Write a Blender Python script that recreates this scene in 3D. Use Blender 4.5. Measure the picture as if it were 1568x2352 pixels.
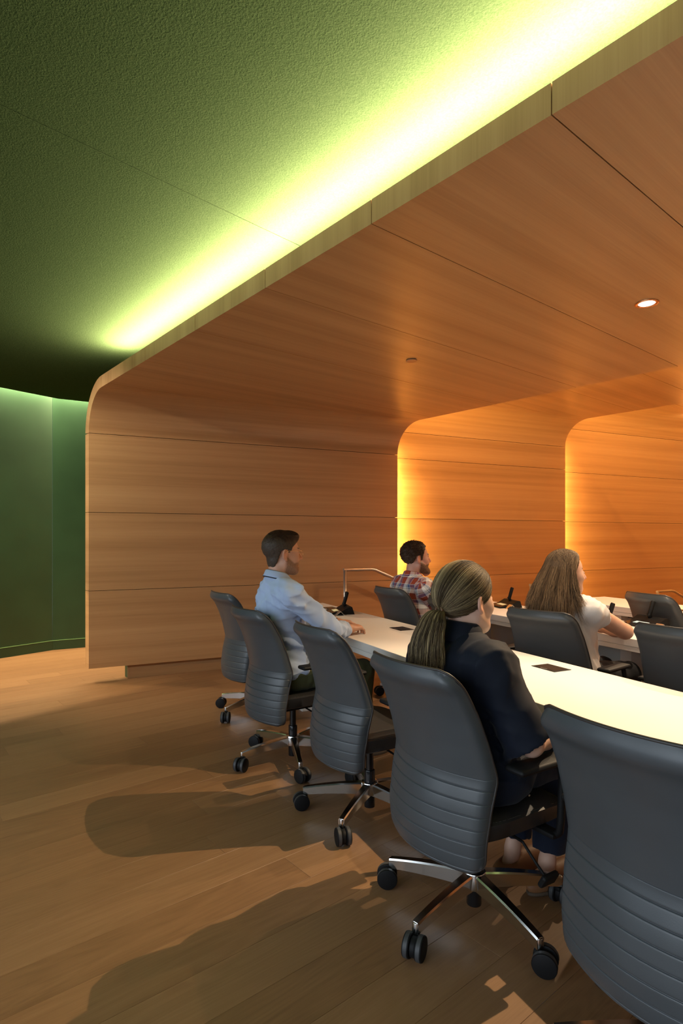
import bpy, bmesh, math, random
import numpy as np
from mathutils import Vector, Matrix

for _o in list(bpy.data.objects):
    bpy.data.objects.remove(_o, do_unlink=True)
SC = bpy.context.scene
COL = SC.collection
PI = math.pi
R = math.radians

# ------------------------------------------------------------------ camera
H = 1.37                                   # eye height
FPX = 1348.0                               # focal length in pixels of the 1568 wide frame
cam = bpy.data.cameras.new('camera')
cam.sensor_fit = 'HORIZONTAL'
cam.sensor_width = 36.0
cam.lens = 36.0 * FPX / 1568.0
cam.shift_y = 59.0 / 1568.0
cam.clip_start = 0.05
camo = bpy.data.objects.new('camera', cam)
COL.objects.link(camo)
camo.location = (0, 0, H)
camo.rotation_euler = (R(90), 0, 0)
SC.camera = camo

# ------------------------------------------------------------------ colour management and world
SC.view_settings.view_transform = 'Standard'
SC.view_settings.look = 'None'
SC.view_settings.exposure = 0.0
SC.view_settings.gamma = 1.0
SC.view_settings.use_curve_mapping = False
W = bpy.data.worlds.new('world')
SC.world = W
W.use_nodes = True
W.node_tree.nodes['Background'].inputs[0].default_value = (0.62, 0.78, 1.0, 1)
W.node_tree.nodes['Background'].inputs[1].default_value = 0.6

# ------------------------------------------------------------------ room axes (the camera looks along +Y)
EC = Vector((math.sin(R(50.2)), math.cos(R(50.2)), 0))    # the room's long axis (ceiling joints, floor planks)
ER = Vector((EC.y, -EC.x, 0))                             # across the room, away from the left wall
EW = Vector((math.sin(R(64.4)), math.cos(R(64.4)), 0))    # along the splayed left wall; chairs face this way
ET = Vector((-EW.y, EW.x, 0))                             # along the tables, towards the wall
A0 = Vector((-2.376, 5.52, 0))                            # front corner of the near portal
KW = EW.dot(ER) / EW.dot(EC)                              # splay of the wall

def tu(t, u, z=0.0):
    return A0 + ER * t + EC * u + Vector((0, 0, z))
def nm(n, m, z=0.0):
    return EW * n + ET * m + Vector((0, 0, z))
def to_nm(x, y):
    p = Vector((x, y, 0)); return p.dot(EW), p.dot(ET)

def area_light(name, loc, direction, sx, sy, power, color, xaxis=None, spread=180):
    l = bpy.data.lights.new(name, 'AREA')
    l.shape = 'RECTANGLE'; l.size = sx; l.size_y = sy
    l.energy = power; l.color = color; l.spread = R(spread)
    o = bpy.data.objects.new(name, l); COL.objects.link(o)
    z = -Vector(direction).normalized()
    x = Vector(xaxis) if xaxis is not None else z.orthogonal()
    x = (x - z * x.dot(z)).normalized()
    y = z.cross(x)
    m = Matrix((x, y, z)).transposed().to_4x4()
    m.translation = Vector(loc)
    o.matrix_world = m
    return o

# daylight through assumed windows in the back wall, behind the camera
DAY = (0.80, 0.90, 1.0)
WIN_U = -4.6
for _t in (2.2, 5.2, 8.2):
    area_light('window_daylight', tu(_t, WIN_U + 0.06, 1.55), EC - Vector((0, 0, .34)), 2.4, 2.3, 28, DAY, xaxis=ER, spread=105)
# ------------------------------------------------------------------ object helpers
def tag(o, label=None, cat=None, group=None, kind=None):
    if label: o['label'] = label
    if cat: o['category'] = cat
    if group: o['group'] = group
    if kind: o['kind'] = kind
    return o
def empty(name, loc=(0, 0, 0), rz=0.0):
    o = bpy.data.objects.new(name, None); COL.objects.link(o)
    o.location = loc; o.rotation_euler = (0, 0, rz); o.empty_display_size = 0.1
    return o
def link(name, me, mat=None, parent=None):
    if mat is not None:
        if isinstance(mat, (list, tuple)):
            for m in mat: me.materials.append(m)
        elif len(me.materials) == 0: me.materials.append(mat)
    o = bpy.data.objects.new(name, me); COL.objects.link(o)
    if parent is not None: o.parent = parent
    return o
def mesh(name, verts, faces, uvs=None, smooth=False):
    me = bpy.data.meshes.new(name)
    me.from_pydata([tuple(v) for v in verts], [], faces)
    if uvs is not None:
        l = me.uv_layers.new(name='UVMap')
        flat = []
        for f, uv in zip(faces, uvs):
            for q in uv: flat.extend(q)
        l.data.foreach_set('uv', flat)
    if smooth: me.polygons.foreach_set('use_smooth', [True] * len(me.polygons))
    me.update()
    return me
def bm_mesh(name, bm, smooth=False):
    me = bpy.data.meshes.new(name)
    bmesh.ops.recalc_face_normals(bm, faces=bm.faces)
    bm.to_mesh(me); bm.free()
    if smooth: me.polygons.foreach_set('use_smooth', [True] * len(me.polygons))
    return me
def copy_tree(o, parent=None):
    c = o.copy(); COL.objects.link(c); c.parent = parent
    for ch in list(o.children): copy_tree(ch, c)
    return c
def auto_smooth(me, ang=40):
    try: me.set_sharp_from_angle(angle=R(ang))
    except Exception: pass
    return me

def add_box(bm, c, s, rot=None, bev=0.0, seg=2):
    """box centred at c with full sizes s"""
    r = bmesh.ops.create_cube(bm, size=1.0)
    vs = r['verts']
    for v in vs: v.co = Vector((v.co.x * s[0], v.co.y * s[1], v.co.z * s[2]))
    if bev > 0:
        es = list({e for v in vs for e in v.link_edges})
        rb = bmesh.ops.bevel(bm, geom=es, offset=bev, segments=seg, profile=0.5, affect='EDGES')
        vs = list({v for f in rb['faces'] for v in f.verts} | {v for v in vs if v.is_valid})
    m = Matrix.Translation(Vector(c))
    if rot is not None: m = m @ rot.to_4x4()
    for v in vs: v.co = m @ v.co
    return vs
def add_cyl(bm, p0, p1, r0, r1=None, seg=24, cap=True, bev=0.0):
    r1 = r0 if r1 is None else r1
    p0 = Vector(p0); p1 = Vector(p1)
    d = p1 - p0; L = d.length
    z = d.normalized(); x = z.orthogonal().normalized(); y = z.cross(x)
    prof = [(0, r0), (L, r1)]
    if bev > 0: prof = [(0, r0 - bev), (bev * .3, r0 - bev * .3), (bev, r0), (L - bev, r1), (L - bev * .3, r1 - bev * .3), (L, r1 - bev)]
    rings = []
    for (h, r) in prof:
        rings.append([bm.verts.new(p0 + z * h + (x * math.cos(2 * PI * k / seg) + y * math.sin(2 * PI * k / seg)) * r) for k in range(seg)])
    for a, b in zip(rings[:-1], rings[1:]):
        for k in range(seg):
            bm.faces.new((a[k], a[(k + 1) % seg], b[(k + 1) % seg], b[k]))
    if cap:
        bm.faces.new(rings[0][::-1]); bm.faces.new(rings[-1])
def add_tube(bm, pts, rad, seg=10, cap=True, closed=False):
    pts = [Vector(p) for p in pts]; n = len(pts)
    rads = rad if isinstance(rad, (list, tuple)) else [rad] * n
    up = None; rings = []
    for i, p in enumerate(pts):
        a = pts[(i - 1) % n] if (i > 0 or closed) else p
        b = pts[(i + 1) % n] if (i < n - 1 or closed) else p
        d = (b - a).normalized()
        if up is None: up = d.orthogonal().normalized()
        up = (up - d * up.dot(d))
        up = up.normalized() if up.length > 1e-6 else d.orthogonal().normalized()
        s = d.cross(up)
        rings.append([bm.verts.new(p + (up * math.cos(2 * PI * k / seg) + s * math.sin(2 * PI * k / seg)) * rads[i]) for k in range(seg)])
    m = n if closed else n - 1
    for i in range(m):
        a = rings[i]; b = rings[(i + 1) % n]
        for k in range(seg):
            bm.faces.new((a[k], a[(k + 1) % seg], b[(k + 1) % seg], b[k]))
    if cap and not closed:
        bm.faces.new(rings[0][::-1]); bm.faces.new(rings[-1])
def add_prism(bm, poly, axis_o, ex, ey, ez, h):
    """extrude a 2D polygon (in ex, ey) by h along ez"""
    o = Vector(axis_o)
    a = [bm.verts.new(o + ex * p[0] + ey * p[1]) for p in poly]
    b = [bm.verts.new(o + ex * p[0] + ey * p[1] + ez * h) for p in poly]
    n = len(poly)
    bm.faces.new(a[::-1]); bm.faces.new(b)
    for k in range(n): bm.faces.new((a[k], a[(k + 1) % n], b[(k + 1) % n], b[k]))

# ------------------------------------------------------------------ materials
def new_mat(name, color=(.5, .5, .5), rough=.5, metal=0.0, spec=.5):
    m = bpy.data.materials.new(name); m.use_nodes = True
    b = m.node_tree.nodes['Principled BSDF']
    b.inputs['Base Color'].default_value = (*color, 1)
    b.inputs['Roughness'].default_value = rough
    b.inputs['Metallic'].default_value = metal
    b.inputs['Specular IOR Level'].default_value = spec
    return m
class NT:
    def __init__(s, m):
        s.t = m.node_tree; s.b = s.t.nodes['Principled BSDF']
    def n(s, typ, **kw):
        o = s.t.nodes.new(typ)
        for k, v in kw.items():
            if k in o.inputs: o.inputs[k].default_value = v
            else: setattr(o, k, v)
        return o
    def l(s, a, b): s.t.links.new(a, b)
    def coord(s, kind='UV'):
        return s.n('ShaderNodeTexCoord').outputs[kind]
    def mapping(s, src, scale=(1, 1, 1), loc=(0, 0, 0)):
        o = s.n('ShaderNodeMapping'); o.inputs['Scale'].default_value = scale; o.inputs['Location'].default_value = loc
        s.l(src, o.inputs['Vector']); return o.outputs[0]
    def noise(s, src, scale=1.0, detail=3.0, rough=.5, dist=0.0):
        o = s.n('ShaderNodeTexNoise'); o.inputs['Scale'].default_value = scale; o.inputs['Detail'].default_value = detail
        o.inputs['Roughness'].default_value = rough; o.inputs['Distortion'].default_value = dist
        s.l(src, o.inputs['Vector']); return o.outputs['Fac']
    def ramp(s, src, stops, interp='LINEAR'):
        o = s.n('ShaderNodeValToRGB'); r = o.color_ramp; r.interpolation = interp
        while len(r.elements) < len(stops): r.elements.new(.5)
        for e, (p, c) in zip(r.elements, stops):
            e.position = p; e.color = (*c, 1) if len(c) == 3 else c
        s.l(src, o.inputs['Fac']); return o.outputs['Color']
    def math(s, op, a, b=None, c=None):
        o = s.n('ShaderNodeMath', operation=op)
        for i, v in enumerate((a, b, c)):
            if v is None: continue
            if isinstance(v, (int, float)): o.inputs[i].default_value = v
            else: s.l(v, o.inputs[i])
        return o.outputs[0]
    def mix(s, fac, a, b, mode='MIX'):
        o = s.n('ShaderNodeMix', data_type='RGBA', blend_type=mode)
        ins = {'F': o.inputs[0], 'A': o.inputs[6], 'B': o.inputs[7]}
        for k, v in (('F', fac), ('A', a), ('B', b)):
            if isinstance(v, (int, float)): ins[k].default_value = v
            elif isinstance(v, tuple): ins[k].default_value = (*v, 1) if len(v) == 3 else v
            else: s.l(v, ins[k])
        return o.outputs[2]
    def bump(s, h, strength=.2, dist=.01):
        o = s.n('ShaderNodeBump'); o.inputs['Strength'].default_value = strength; o.inputs['Distance'].default_value = dist
        s.l(h, o.inputs['Height']); s.l(o.outputs[0], s.b.inputs['Normal'])
    def base(s, c): s.l(c, s.b.inputs['Base Color'])

def veneer_mat(name, dark, mid, light, rough=.45, fine=170.0, band=7.0):
    """oak veneer; UV in metres, u along the grain"""
    m = new_mat(name, mid, rough); t = NT(m); uv = t.coord('UV')
    bands = t.noise(t.mapping(uv, (.10, band, 1)), 1.0, 2.0, .55)
    streak = t.noise(t.mapping(uv, (.45, band * 5, 1)), 1.0, 3.0, .6, .25)
    grain = t.noise(t.mapping(uv, (2.2, fine, 1)), 1.0, 3.0, .65, .15)
    v = t.math('ADD', t.math('MULTIPLY', bands, .66), t.math('MULTIPLY', streak, .26))
    v = t.math('ADD', v, t.math('MULTIPLY', grain, .24))
    t.base(t.ramp(v, [(.40, dark), (.59, mid), (.80, light)]))
    t.bump(grain, .05, .002)
    return m
OAK = veneer_mat('oak_veneer', (.37, .198, .082), (.475, .270, .119), (.56, .335, .155), .33)
OAK_END = veneer_mat('oak_edge', (.36, .20, .08), (.46, .27, .115), (.54, .33, .15), band=16)

def floor_mat():
    m = new_mat('oak_floor', (.3, .18, .09), .42); t = NT(m); uv = t.coord('UV')
    oi = t.n('ShaderNodeObjectInfo').outputs['Random']
    warp = t.noise(t.mapping(uv, (.9, 4.5, 1)), 1.0, 2.0, .5)
    ring = t.n('ShaderNodeTexWave', wave_type='BANDS', bands_direction='Y')
    cmb = t.n('ShaderNodeCombineXYZ'); sep = t.n('ShaderNodeSeparateXYZ'); t.l(uv, sep.inputs[0])
    t.l(t.math('MULTIPLY', sep.outputs[0], .25), cmb.inputs[0])
    t.l(t.math('ADD', t.math('MULTIPLY', sep.outputs[1], 5.0), t.math('MULTIPLY', warp, 3.4)), cmb.inputs[1])
    t.l(cmb.outputs[0], ring.inputs['Vector']); ring.inputs['Scale'].default_value = 1.6
    ring.inputs['Distortion'].default_value = 1.6; ring.inputs['Detail'].default_value = 2
    grain = t.noise(t.mapping(uv, (4.0, 150, 1)), 1.0, 3.0, .65, .2)
    streak = t.noise(t.mapping(uv, (1.0, 22, 1)), 1.0, 3.0, .6, .4)
    v = t.math('ADD', t.math('MULTIPLY', ring.outputs['Fac'], .07), t.math('MULTIPLY', grain, .36))
    v = t.math('ADD', v, t.math('MULTIPLY', streak, .34))
    v = t.math('ADD', v, t.math('MULTIPLY', oi, .23))
    t.base(t.ramp(v, [(.25, (.158, .079, .034)), (.5, (.232, .122, .054)), (.78, (.300, .168, .080))]))
    t.bump(grain, .06, .002)
    return m
FLOOR = floor_mat()
def green_mat():
    m = new_mat('green_plaster', (.07, .17, .055), .95, spec=0.0); t = NT(m); c = t.coord('Object')
    n1 = t.noise(c, 150.0, 2.0, .55); n2 = t.noise(c, 380.0, 2.0, .5)
    h = t.math('ADD', t.math('MULTIPLY', n1, .75), t.math('MULTIPLY', n2, .25))
    t.base(t.ramp(h, [(.3, (.026, .054, .018)), (.7, (.040, .075, .027))]))
    t.bump(h, .55, .0045)
    return m
GREEN = green_mat()
def green_wall_mat():
    m = new_mat('green_paint', (.045, .15, .055), .42); t = NT(m); c = t.coord('Object')
    n1 = t.noise(c, 3.0, 2.0, .5)
    t.base(t.ramp(n1, [(.3, (.015, .052, .024)), (.7, (.020, .064, .030))]))
    return m
GREENW = green_wall_mat()
DARK = new_mat('shadow_gap', (.012, .010, .008), .8)
WHITE_PAINT = new_mat('white_paint', (.75, .74, .72), .6)
BLACK = new_mat('black_plastic', (.0065, .0065, .007), .6, spec=.22)
BLACKG = new_mat('black_gloss', (.010, .010, .011), .12)
RUBBER = new_mat('caster_tread', (.045, .046, .048), .55)
ALU = new_mat('polished_aluminium', (.72, .71, .69), .16, 1.0)
STEEL = new_mat('brushed_steel', (.52, .52, .52), .30, .9)
def leather_mat(name, col, rough):
    m = new_mat(name, col, rough, spec=.45); t = NT(m); c = t.coord('Object')
    vor = t.n('ShaderNodeTexVoronoi'); vor.inputs['Scale'].default_value = 420; t.l(c, vor.inputs['Vector'])
    big = t.noise(c, 7.0, 2.0, .5)
    t.base(t.mix(big, tuple(x * .9 for x in col), tuple(x * 1.1 for x in col)))
    t.bump(vor.outputs['Distance'], .06, .001)
    return m
LEATHER = leather_mat('grey_leather', (.060, .068, .074), .37)
LEATHER_D = leather_mat('dark_leather', (.022, .020, .019), .45)
PIPING = new_mat('leather_piping', (.035, .030, .027), .45)
STITCH = new_mat('stitch_thread', (.17, .18, .19), .7)
STITCH_D = new_mat('dark_stitch_thread', (.05, .045, .04), .7)
def laminate_mat():
    m = new_mat('white_laminate', (.72, .70, .665), .38); t = NT(m); c = t.coord('Object')
    n1 = t.noise(c, 2.5, 2.0, .5)
    t.base(t.ramp(n1, [(.3, (.70, .68, .645)), (.7, (.74, .72, .685))]))
    return m
LAMINATE = laminate_mat()
PANELGREY = new_mat('grey_panel', (.58, .62, .60), .5)
# ------------------------------------------------------------------ floor: slab with planks
rnd = random.Random(7)
def poly_slab(name, pts, z0, z1, mat, parent=None):
    bm = bmesh.new()
    add_prism(bm, [(p.x, p.y) for p in pts], (0, 0, z0), Vector((1, 0, 0)), Vector((0, 1, 0)), Vector((0, 0, 1)), z1 - z0)
    return link(name, bm_mesh(name, bm), mat, parent)
floor = poly_slab('floor', [tu(-4.2, -5.2), tu(11.5, -5.2), tu(11.5, 13.2), tu(-4.2, 13.2)], -.12, -.010, DARK)
tag(floor, kind='structure')
PW = 0.19
J0 = (Vector((.399, 2.061, 0)) - A0).dot(ER) % PW          # a joint seen in the photograph
UX = (Vector((.399, 2.061, 0)) - A0).dot(EC)               # a butt joint seen there
def plank(t0, t1, u0, u1, i):
    g = .0004; d = .003
    du = rnd.random() * 40; dv = rnd.random() * 40
    c = tu((t0 + t1) / 2, (u0 + u1) / 2)
    hx = (t1 - t0) / 2 - g; hy = (u1 - u0) / 2 - g
    V = []
    for (sx, sy, ins, z) in [(a, b, k, zz) for (k, zz) in ((0, -.010), (0, -.0007), (.0007, 0.0)) for (a, b) in ((-1, -1), (1, -1), (1, 1), (-1, 1))]:
        V.append(ER * (sx * (hx - ins)) + EC * (sy * (hy - ins)) + Vector((0, 0, z)))
    F = [(8, 9, 10, 11)] + [(k, (k + 1) % 4, 4 + (k + 1) % 4, 4 + k) for k in range(4)] + [(4 + k, 4 + (k + 1) % 4, 8 + (k + 1) % 4, 8 + k) for k in range(4)]
    uv = [[(V[q].dot(EC) + du, V[q].dot(ER) + dv) for q in f] for f in F]
    o = link('floor_plank', mesh('floor_plank', V, F, uv), FLOOR, floor)
    o.location = c
    return o
np_ = 0
k0 = int(math.floor((-3.2 - J0) / PW))
for k in range(k0, k0 + 60):
    t0 = J0 + k * PW
    if t0 + PW > 8.1: break
    # the strip is planked only where the photograph (or a step aside) can see the floor
    ua, ub = -3.2, 5.0
    if t0 < -0.6: ua, ub = -3.2, 2.1
    elif t0 > 6.2: ua, ub = -3.2, 5.0
    kk = round((((Vector((.46, 2.0, 0)) - A0).dot(ER)) - PW / 2 - J0) / PW)
    Lp = 2.1
    off = UX if k == kk else rnd.random() * Lp
    u = ua - ((ua - off) % Lp)
    while u < ub:
        a, b = u, u + Lp
        a, b = max(a, ua), min(b, ub)
        if b - a > .02: plank(t0, t0 + PW, a, b, np_); np_ += 1
        u += Lp
# plain boarding goes on beyond the planks, under the front rows and behind the camera
def floor_field(t0, t1, u0, u1):
    V = [tu(t0, u0, -.0004), tu(t1, u0, -.0004), tu(t1, u1, -.0004), tu(t0, u1, -.0004)]
    V += [v - Vector((0, 0, .0096)) for v in V]
    F = [(0, 1, 2, 3), (4, 7, 6, 5), (0, 4, 5, 1), (1, 5, 6, 2), (2, 6, 7, 3), (3, 7, 4, 0)]
    UV = [[(V[q].dot(EC), V[q].dot(ER)) for q in f] for f in F]
    o = link('floor_boards', mesh('floor_boards', V, F, UV), FLOOR, floor)
    tag(o, kind='stuff')
TE = J0 + (k0 + 60) * PW
floor_field(-4.2, 11.5, 5.0, 13.2)
floor_field(8.1, 11.5, -5.2, 5.0)
floor_field(-4.2, 8.1, -5.2, -3.2)

# ------------------------------------------------------------------ the wood portals
TH = .104
def arc_profile(t0, zc, Rf, n=14):
    """inner profile from the wall up through the fillet: list of (t, z, arclen)"""
    out = []
    for i in range(n + 1):
        a = PI / 2 * i / n
        out.append((t0 + Rf - Rf * math.cos(a), zc - Rf + Rf * math.sin(a), Rf * a))
    return out
def thick_loft(name, profA, profB, uA, uB, thick, mat, parent, outn, vbase=0.0):
    """surface lofted between two profiles at uA, uB with a back face offset by the profile normals"""
    n = len(profA)
    def normals(p):
        r = []
        for i in range(len(p)):
            a = p[max(0, i - 1)]; b = p[min(len(p) - 1, i + 1)]
            dx, dz = b[0] - a[0], b[1] - a[1]
            L = math.hypot(dx, dz) or 1
            r.append((-dz / L * outn, dx / L * outn))
        return r
    V = []; 
    for prof, u in ((profA, uA), (profB, uB)):
        nn = normals(prof)
        for off in (0.0, thick):
            for (p, q) in zip(prof, nn): V.append(tu(p[0] + q[0] * off, u, p[1] + q[1] * off))
    # index: A inner 0..n, A outer n..2n, B inner 2n.., B outer 3n..
    F = []; UV = []
    du = rnd.random() * 30; dv = rnd.random() * 30
    L = (uB - uA)
    s = [p[2] for p in profA]
    for i in range(n - 1):
        F.append((i, 2 * n + i, 2 * n + i + 1, i + 1)); UV.append([(du, dv + s[i]), (du + L, dv + s[i]), (du + L, dv + s[i + 1]), (du, dv + s[i + 1])])
        F.append((n + i, n + i + 1, 3 * n + i + 1, 3 * n + i)); UV.append([(du, dv + s[i]), (du, dv + s[i + 1]), (du + L, dv + s[i + 1]), (du + L, dv + s[i])])
        F.append((i, i + 1, n + i + 1, n + i)); UV.append([(du, dv + s[i]), (du, dv + s[i + 1]), (du + .1, dv + s[i + 1]), (du + .1, dv + s[i])])
        F.append((2 * n + i, 3 * n + i, 3 * n + i + 1, 2 * n + i + 1)); UV.append([(du, dv + s[i]), (du + .1, dv + s[i]), (du + .1, dv + s[i + 1]), (du, dv + s[i + 1])])
    for i in (0, n - 1):
        F.append((i, n + i, 3 * n + i, 2 * n + i)); UV.append([(du, dv), (du, dv + .1), (du + L, dv + .1), (du + L, dv)])
    me = mesh(name, V, F, UV)
    bm = bmesh.new(); bm.from_mesh(me); bmesh.ops.recalc_face_normals(bm, faces=bm.faces); bm.to_mesh(me); bm.free()
    me.polygons.foreach_set('use_smooth', [True] * len(me.polygons)); auto_smooth(me, 30)
    return link(name, me, mat, parent)
def ceiling_panel(name, poly, zc, parent):
    """poly: list of (t,u) corners; a thick panel whose faces keep grain along u, end faces upright"""
    du = rnd.random() * 30; dv = rnd.random() * 30
    n = len(poly)
    V = [tu(t, u, zc) for (t, u) in poly] + [tu(t, u, zc + TH) for (t, u) in poly]
    F = [tuple(range(n)), tuple(range(2 * n - 1, n - 1, -1))]
    UV = [[(poly[q % n][1] + du, poly[q % n][0] + dv) for q in f] for f in F]
    for k in range(n):
        a, b = k, (k + 1) % n
        F.append((a, n + a, n + b, b))
        along_t = abs(poly[a][0] - poly[b][0]) > abs(poly[a][1] - poly[b][1])
        if along_t: UV.append([(du, poly[a][0] + dv), (du + TH, poly[a][0] + dv), (du + TH, poly[b][0] + dv), (du, poly[b][0] + dv)])
        else: UV.append([(poly[a][1] + du, dv), (poly[a][1] + du, dv + TH), (poly[b][1] + du, dv + TH), (poly[b][1] + du, dv)])
    me = mesh(name, V, F, UV)
    bm = bmesh.new(); bm.from_mesh(me); bmesh.ops.recalc_face_normals(bm, faces=bm.faces); bm.to_mesh(me); bm.free()
    return link(name, me, OAK, parent)
def clip_left(poly, p, q):
    """keep the part of poly with t larger than the line p->q (t as a function of u)"""
    def side(a): 
        tl = p[0] + (q[0] - p[0]) * (a[1] - p[1]) / (q[1] - p[1]); return a[0] - tl
    out = []
    for i in range(len(poly)):
        a, b = poly[i], poly[(i + 1) % len(poly)]
        sa, sb = side(a), side(b)
        if sa >= 0: out.append(a)
        if (sa < 0) != (sb < 0):
            f = sa / (sa - sb); out.append((a[0] + (b[0] - a[0]) * f, a[1] + (b[1] - a[1]) * f))
    return out
GAP = .0045
def portal(name, u0, u1, t0, zc, zb, joints, tj0, tmax, Rf=.36, label=None, frame_r=0):
    tb = t0 + KW * (u1 - u0)
    # backing board, slightly behind the panels
    prof0 = [(t0 - .03, .02, 0)] + [(p[0], p[1], 0) for p in arc_profile(t0 - .03, zc + .03, Rf + .03)] + [(tmax, zc + .03, 0)]
    prof1 = [(a + (tb - t0) if i < len(prof0) - 1 else a, b, c) for i, (a, b, c) in enumerate(prof0)]
    prof0 = [(a, max(b, zb + .02), c) for a, b, c in prof0]; prof1 = [(a, max(b, zb + .02), c) for a, b, c in prof1]
    root = thick_loft(name, [(a, b, 0) for a, b, c in prof0], [(a, b, 0) for a, b, c in prof1], u0 + .012, u1 - .012, .05, DARK, None, 1)
    tag(root, kind='structure')
    zs = [zb] + joints
    for a, b in zip(zs[:-1], zs[1:]):
        pa = [(t0, a + GAP / 2, a), (t0, b - GAP / 2, b)]
        pb = [(tb, a + GAP / 2, a), (tb, b - GAP / 2, b)]
        thick_loft('wood_panel', pa, pb, u0, u1, TH, OAK, root, 1)
    top = joints[-1]
    arc0 = [(t0, top + GAP / 2, 0)] if abs(top - (zc - Rf)) > .01 else []
    a0 = arc0 + [(p[0], p[1] + (GAP / 2 if i == 0 else 0), p[2]) for i, p in enumerate(arc_profile(t0, zc, Rf))]
    a1 = [(p[0] + tb - t0, p[1], p[2]) for p in a0]
    thick_loft('curved_wood_panel', a0, a1, u0, u1, TH, OAK, root, 1)
    # flat ceiling panels, cut by the line where the fillet ends
    p, q = (t0 + Rf + GAP / 2, u0), (tb + Rf + GAP / 2, u1)
    edges = [tj0 - .843 * 3 + .843 * k for k in range(40)]
    edges = [e for e in edges if e < tmax]
    for a, b in zip(edges[:-1], edges[1:]):
        poly = [(a + GAP / 2, u0), (b - GAP / 2, u0), (b - GAP / 2, u1), (a + GAP / 2, u1)]
        poly = clip_left(poly, p, q)
        if len(poly) >= 3 and max(x[0] for x in poly) - min(x[0] for x in poly) > .02:
            ceiling_panel('ceiling_panel', poly, zc, root)
    return root
U1, U2, U3 = 3.27, 6.22, 9.20
T2 = KW * U1 - .268
U2S = 3.02
T2S = T2 - KW * (U1 - U2S)
T3 = T2 + KW * (U2 - U1) - .242
U3S = 5.97
T3S = T3 - KW * (U2 - U3S)
P1 = portal('wall_portal_near', 0.0, U1, 0.0, 2.715, .133, [.868, 1.610, 2.355], .54, 10.6)
P2 = portal('wall_portal_middle', U2S, U2, T2S, 3.045, .133, [.868, 1.610, 2.357, 2.685], 1.44 + .0, 10.6)
P3 = portal('wall_portal_far', U3S, U3, T3S, 3.375, .133, [.868, 1.610, 2.357, 3.015], 2.2, 10.6)

# recessed plinths under the portal walls
def plinth(name, u0, u1, t0, mat_end=True):
    root = None
    tA, tB = t0 + .0, t0 + KW * (u1 - u0)
    d = .05
    uA = u0 + .36
    tA = t0 + KW * (uA - u0) - d
    tB = tB - d
    n = Vector((0, 0, 1))
    V = [tu(tA, uA, 0), tu(tB, u1, 0), tu(tB, u1, .106), tu(tA, uA, .106), tu(tA - .10, uA, 0), tu(tB - .10, u1, 0), tu(tB - .10, u1, .133), tu(tA - .10, uA, .133)]
    F = [(0, 1, 2, 3), (4, 7, 6, 5), (0, 3, 7, 4), (1, 5, 6, 2), (3, 2, 6, 7)]
    L = (u1 - uA)
    UV = [[(0, 0), (L, 0), (L, .11), (0, .11)]] + [[(0, 0), (.1, 0), (.1, .1), (0, .1)]] * 4
    o = link(name, mesh(name, V, F, UV), [OAK, GREENW]); tag(o, kind='structure')
    o.data.polygons[2].material_index = 1
    # thin edge strip on the corner
    bm = bmesh.new(); add_box(bm, tu(tA - .004, uA - .004, .054), (.012, .012, .108), Matrix.Rotation(math.atan2(EW.y, EW.x), 3, 'Z'))
    link('corner_strip', bm_mesh('corner_strip', bm), OAK_END, o)
    return o
plinth('baseboard_near', 0.0, U1, 0.0)
plinth('baseboard_middle', U2S, U2, T2S)
plinth('baseboard_far', U3S, U3, T3S)

# ------------------------------------------------------------------ green room: ceiling, walls, baseboards
ZG = 3.03
G1 = Vector((-3.526, 7.158, 0)); G0 = Vector((-3.878, 6.667, 0)); G2 = Vector((-3.23, 7.329, 0))
GL = G0 + (G0 - G1).normalized() * 4.27
GR = G2 + (G2 - G1).normalized() * 5.0
def inward(a, b):
    d = (b - a).normalized(); return Vector((d.y, -d.x, 0))
GW = .20
def offset_poly(pts, w):
    out = []
    for i, p in enumerate(pts):
        ns = []
        if i > 0: ns.append(inward(pts[i - 1], p))
        if i < len(pts) - 1: ns.append(inward(p, pts[i + 1]))
        n = sum(ns, Vector((0, 0, 0))).normalized()
        out.append(p + n * (w / max(.3, n.dot(ns[0]))))
    return out
GP = [GL, G1, GR]
GI = offset_poly(GP, GW)
# ceiling in two fields with a fine joint between them
JA = Vector((-1.308, 2.249, 0)); JB = Vector((-.249, 3.325, 0)); JD = (JB - JA).normalized()
JN = Vector((JD.y, -JD.x, 0))
jl = JA - JD * 3.28; jr = JB + JD * 2.6
back_r = tu(10.8, -4.6); over_r = tu(10.8, 2.9)
def ceil_field(name, pts, parent):
    o = poly_slab(name, pts, ZG, ZG + .04, GREEN, parent)
    return o
ceiling = poly_slab('ceiling', [GL, G1, GR, tu(1.2, 4.0), tu(10.8, 2.9), back_r, tu(-.77, -4.55)], ZG + .34, ZG + .40, WHITE_PAINT)
tag(ceiling, kind='structure')
g = JN * .0025
ceil_field('ceiling_panel', [jl - g, jr - g, tu(1.0, 2.9), GI[2], GI[1], GI[0], tu(-.55, -4.55)], ceiling)
ceil_field('ceiling_panel', [jl + g, tu(-.77, -4.55), back_r, over_r, jr + g], ceiling)
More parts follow.
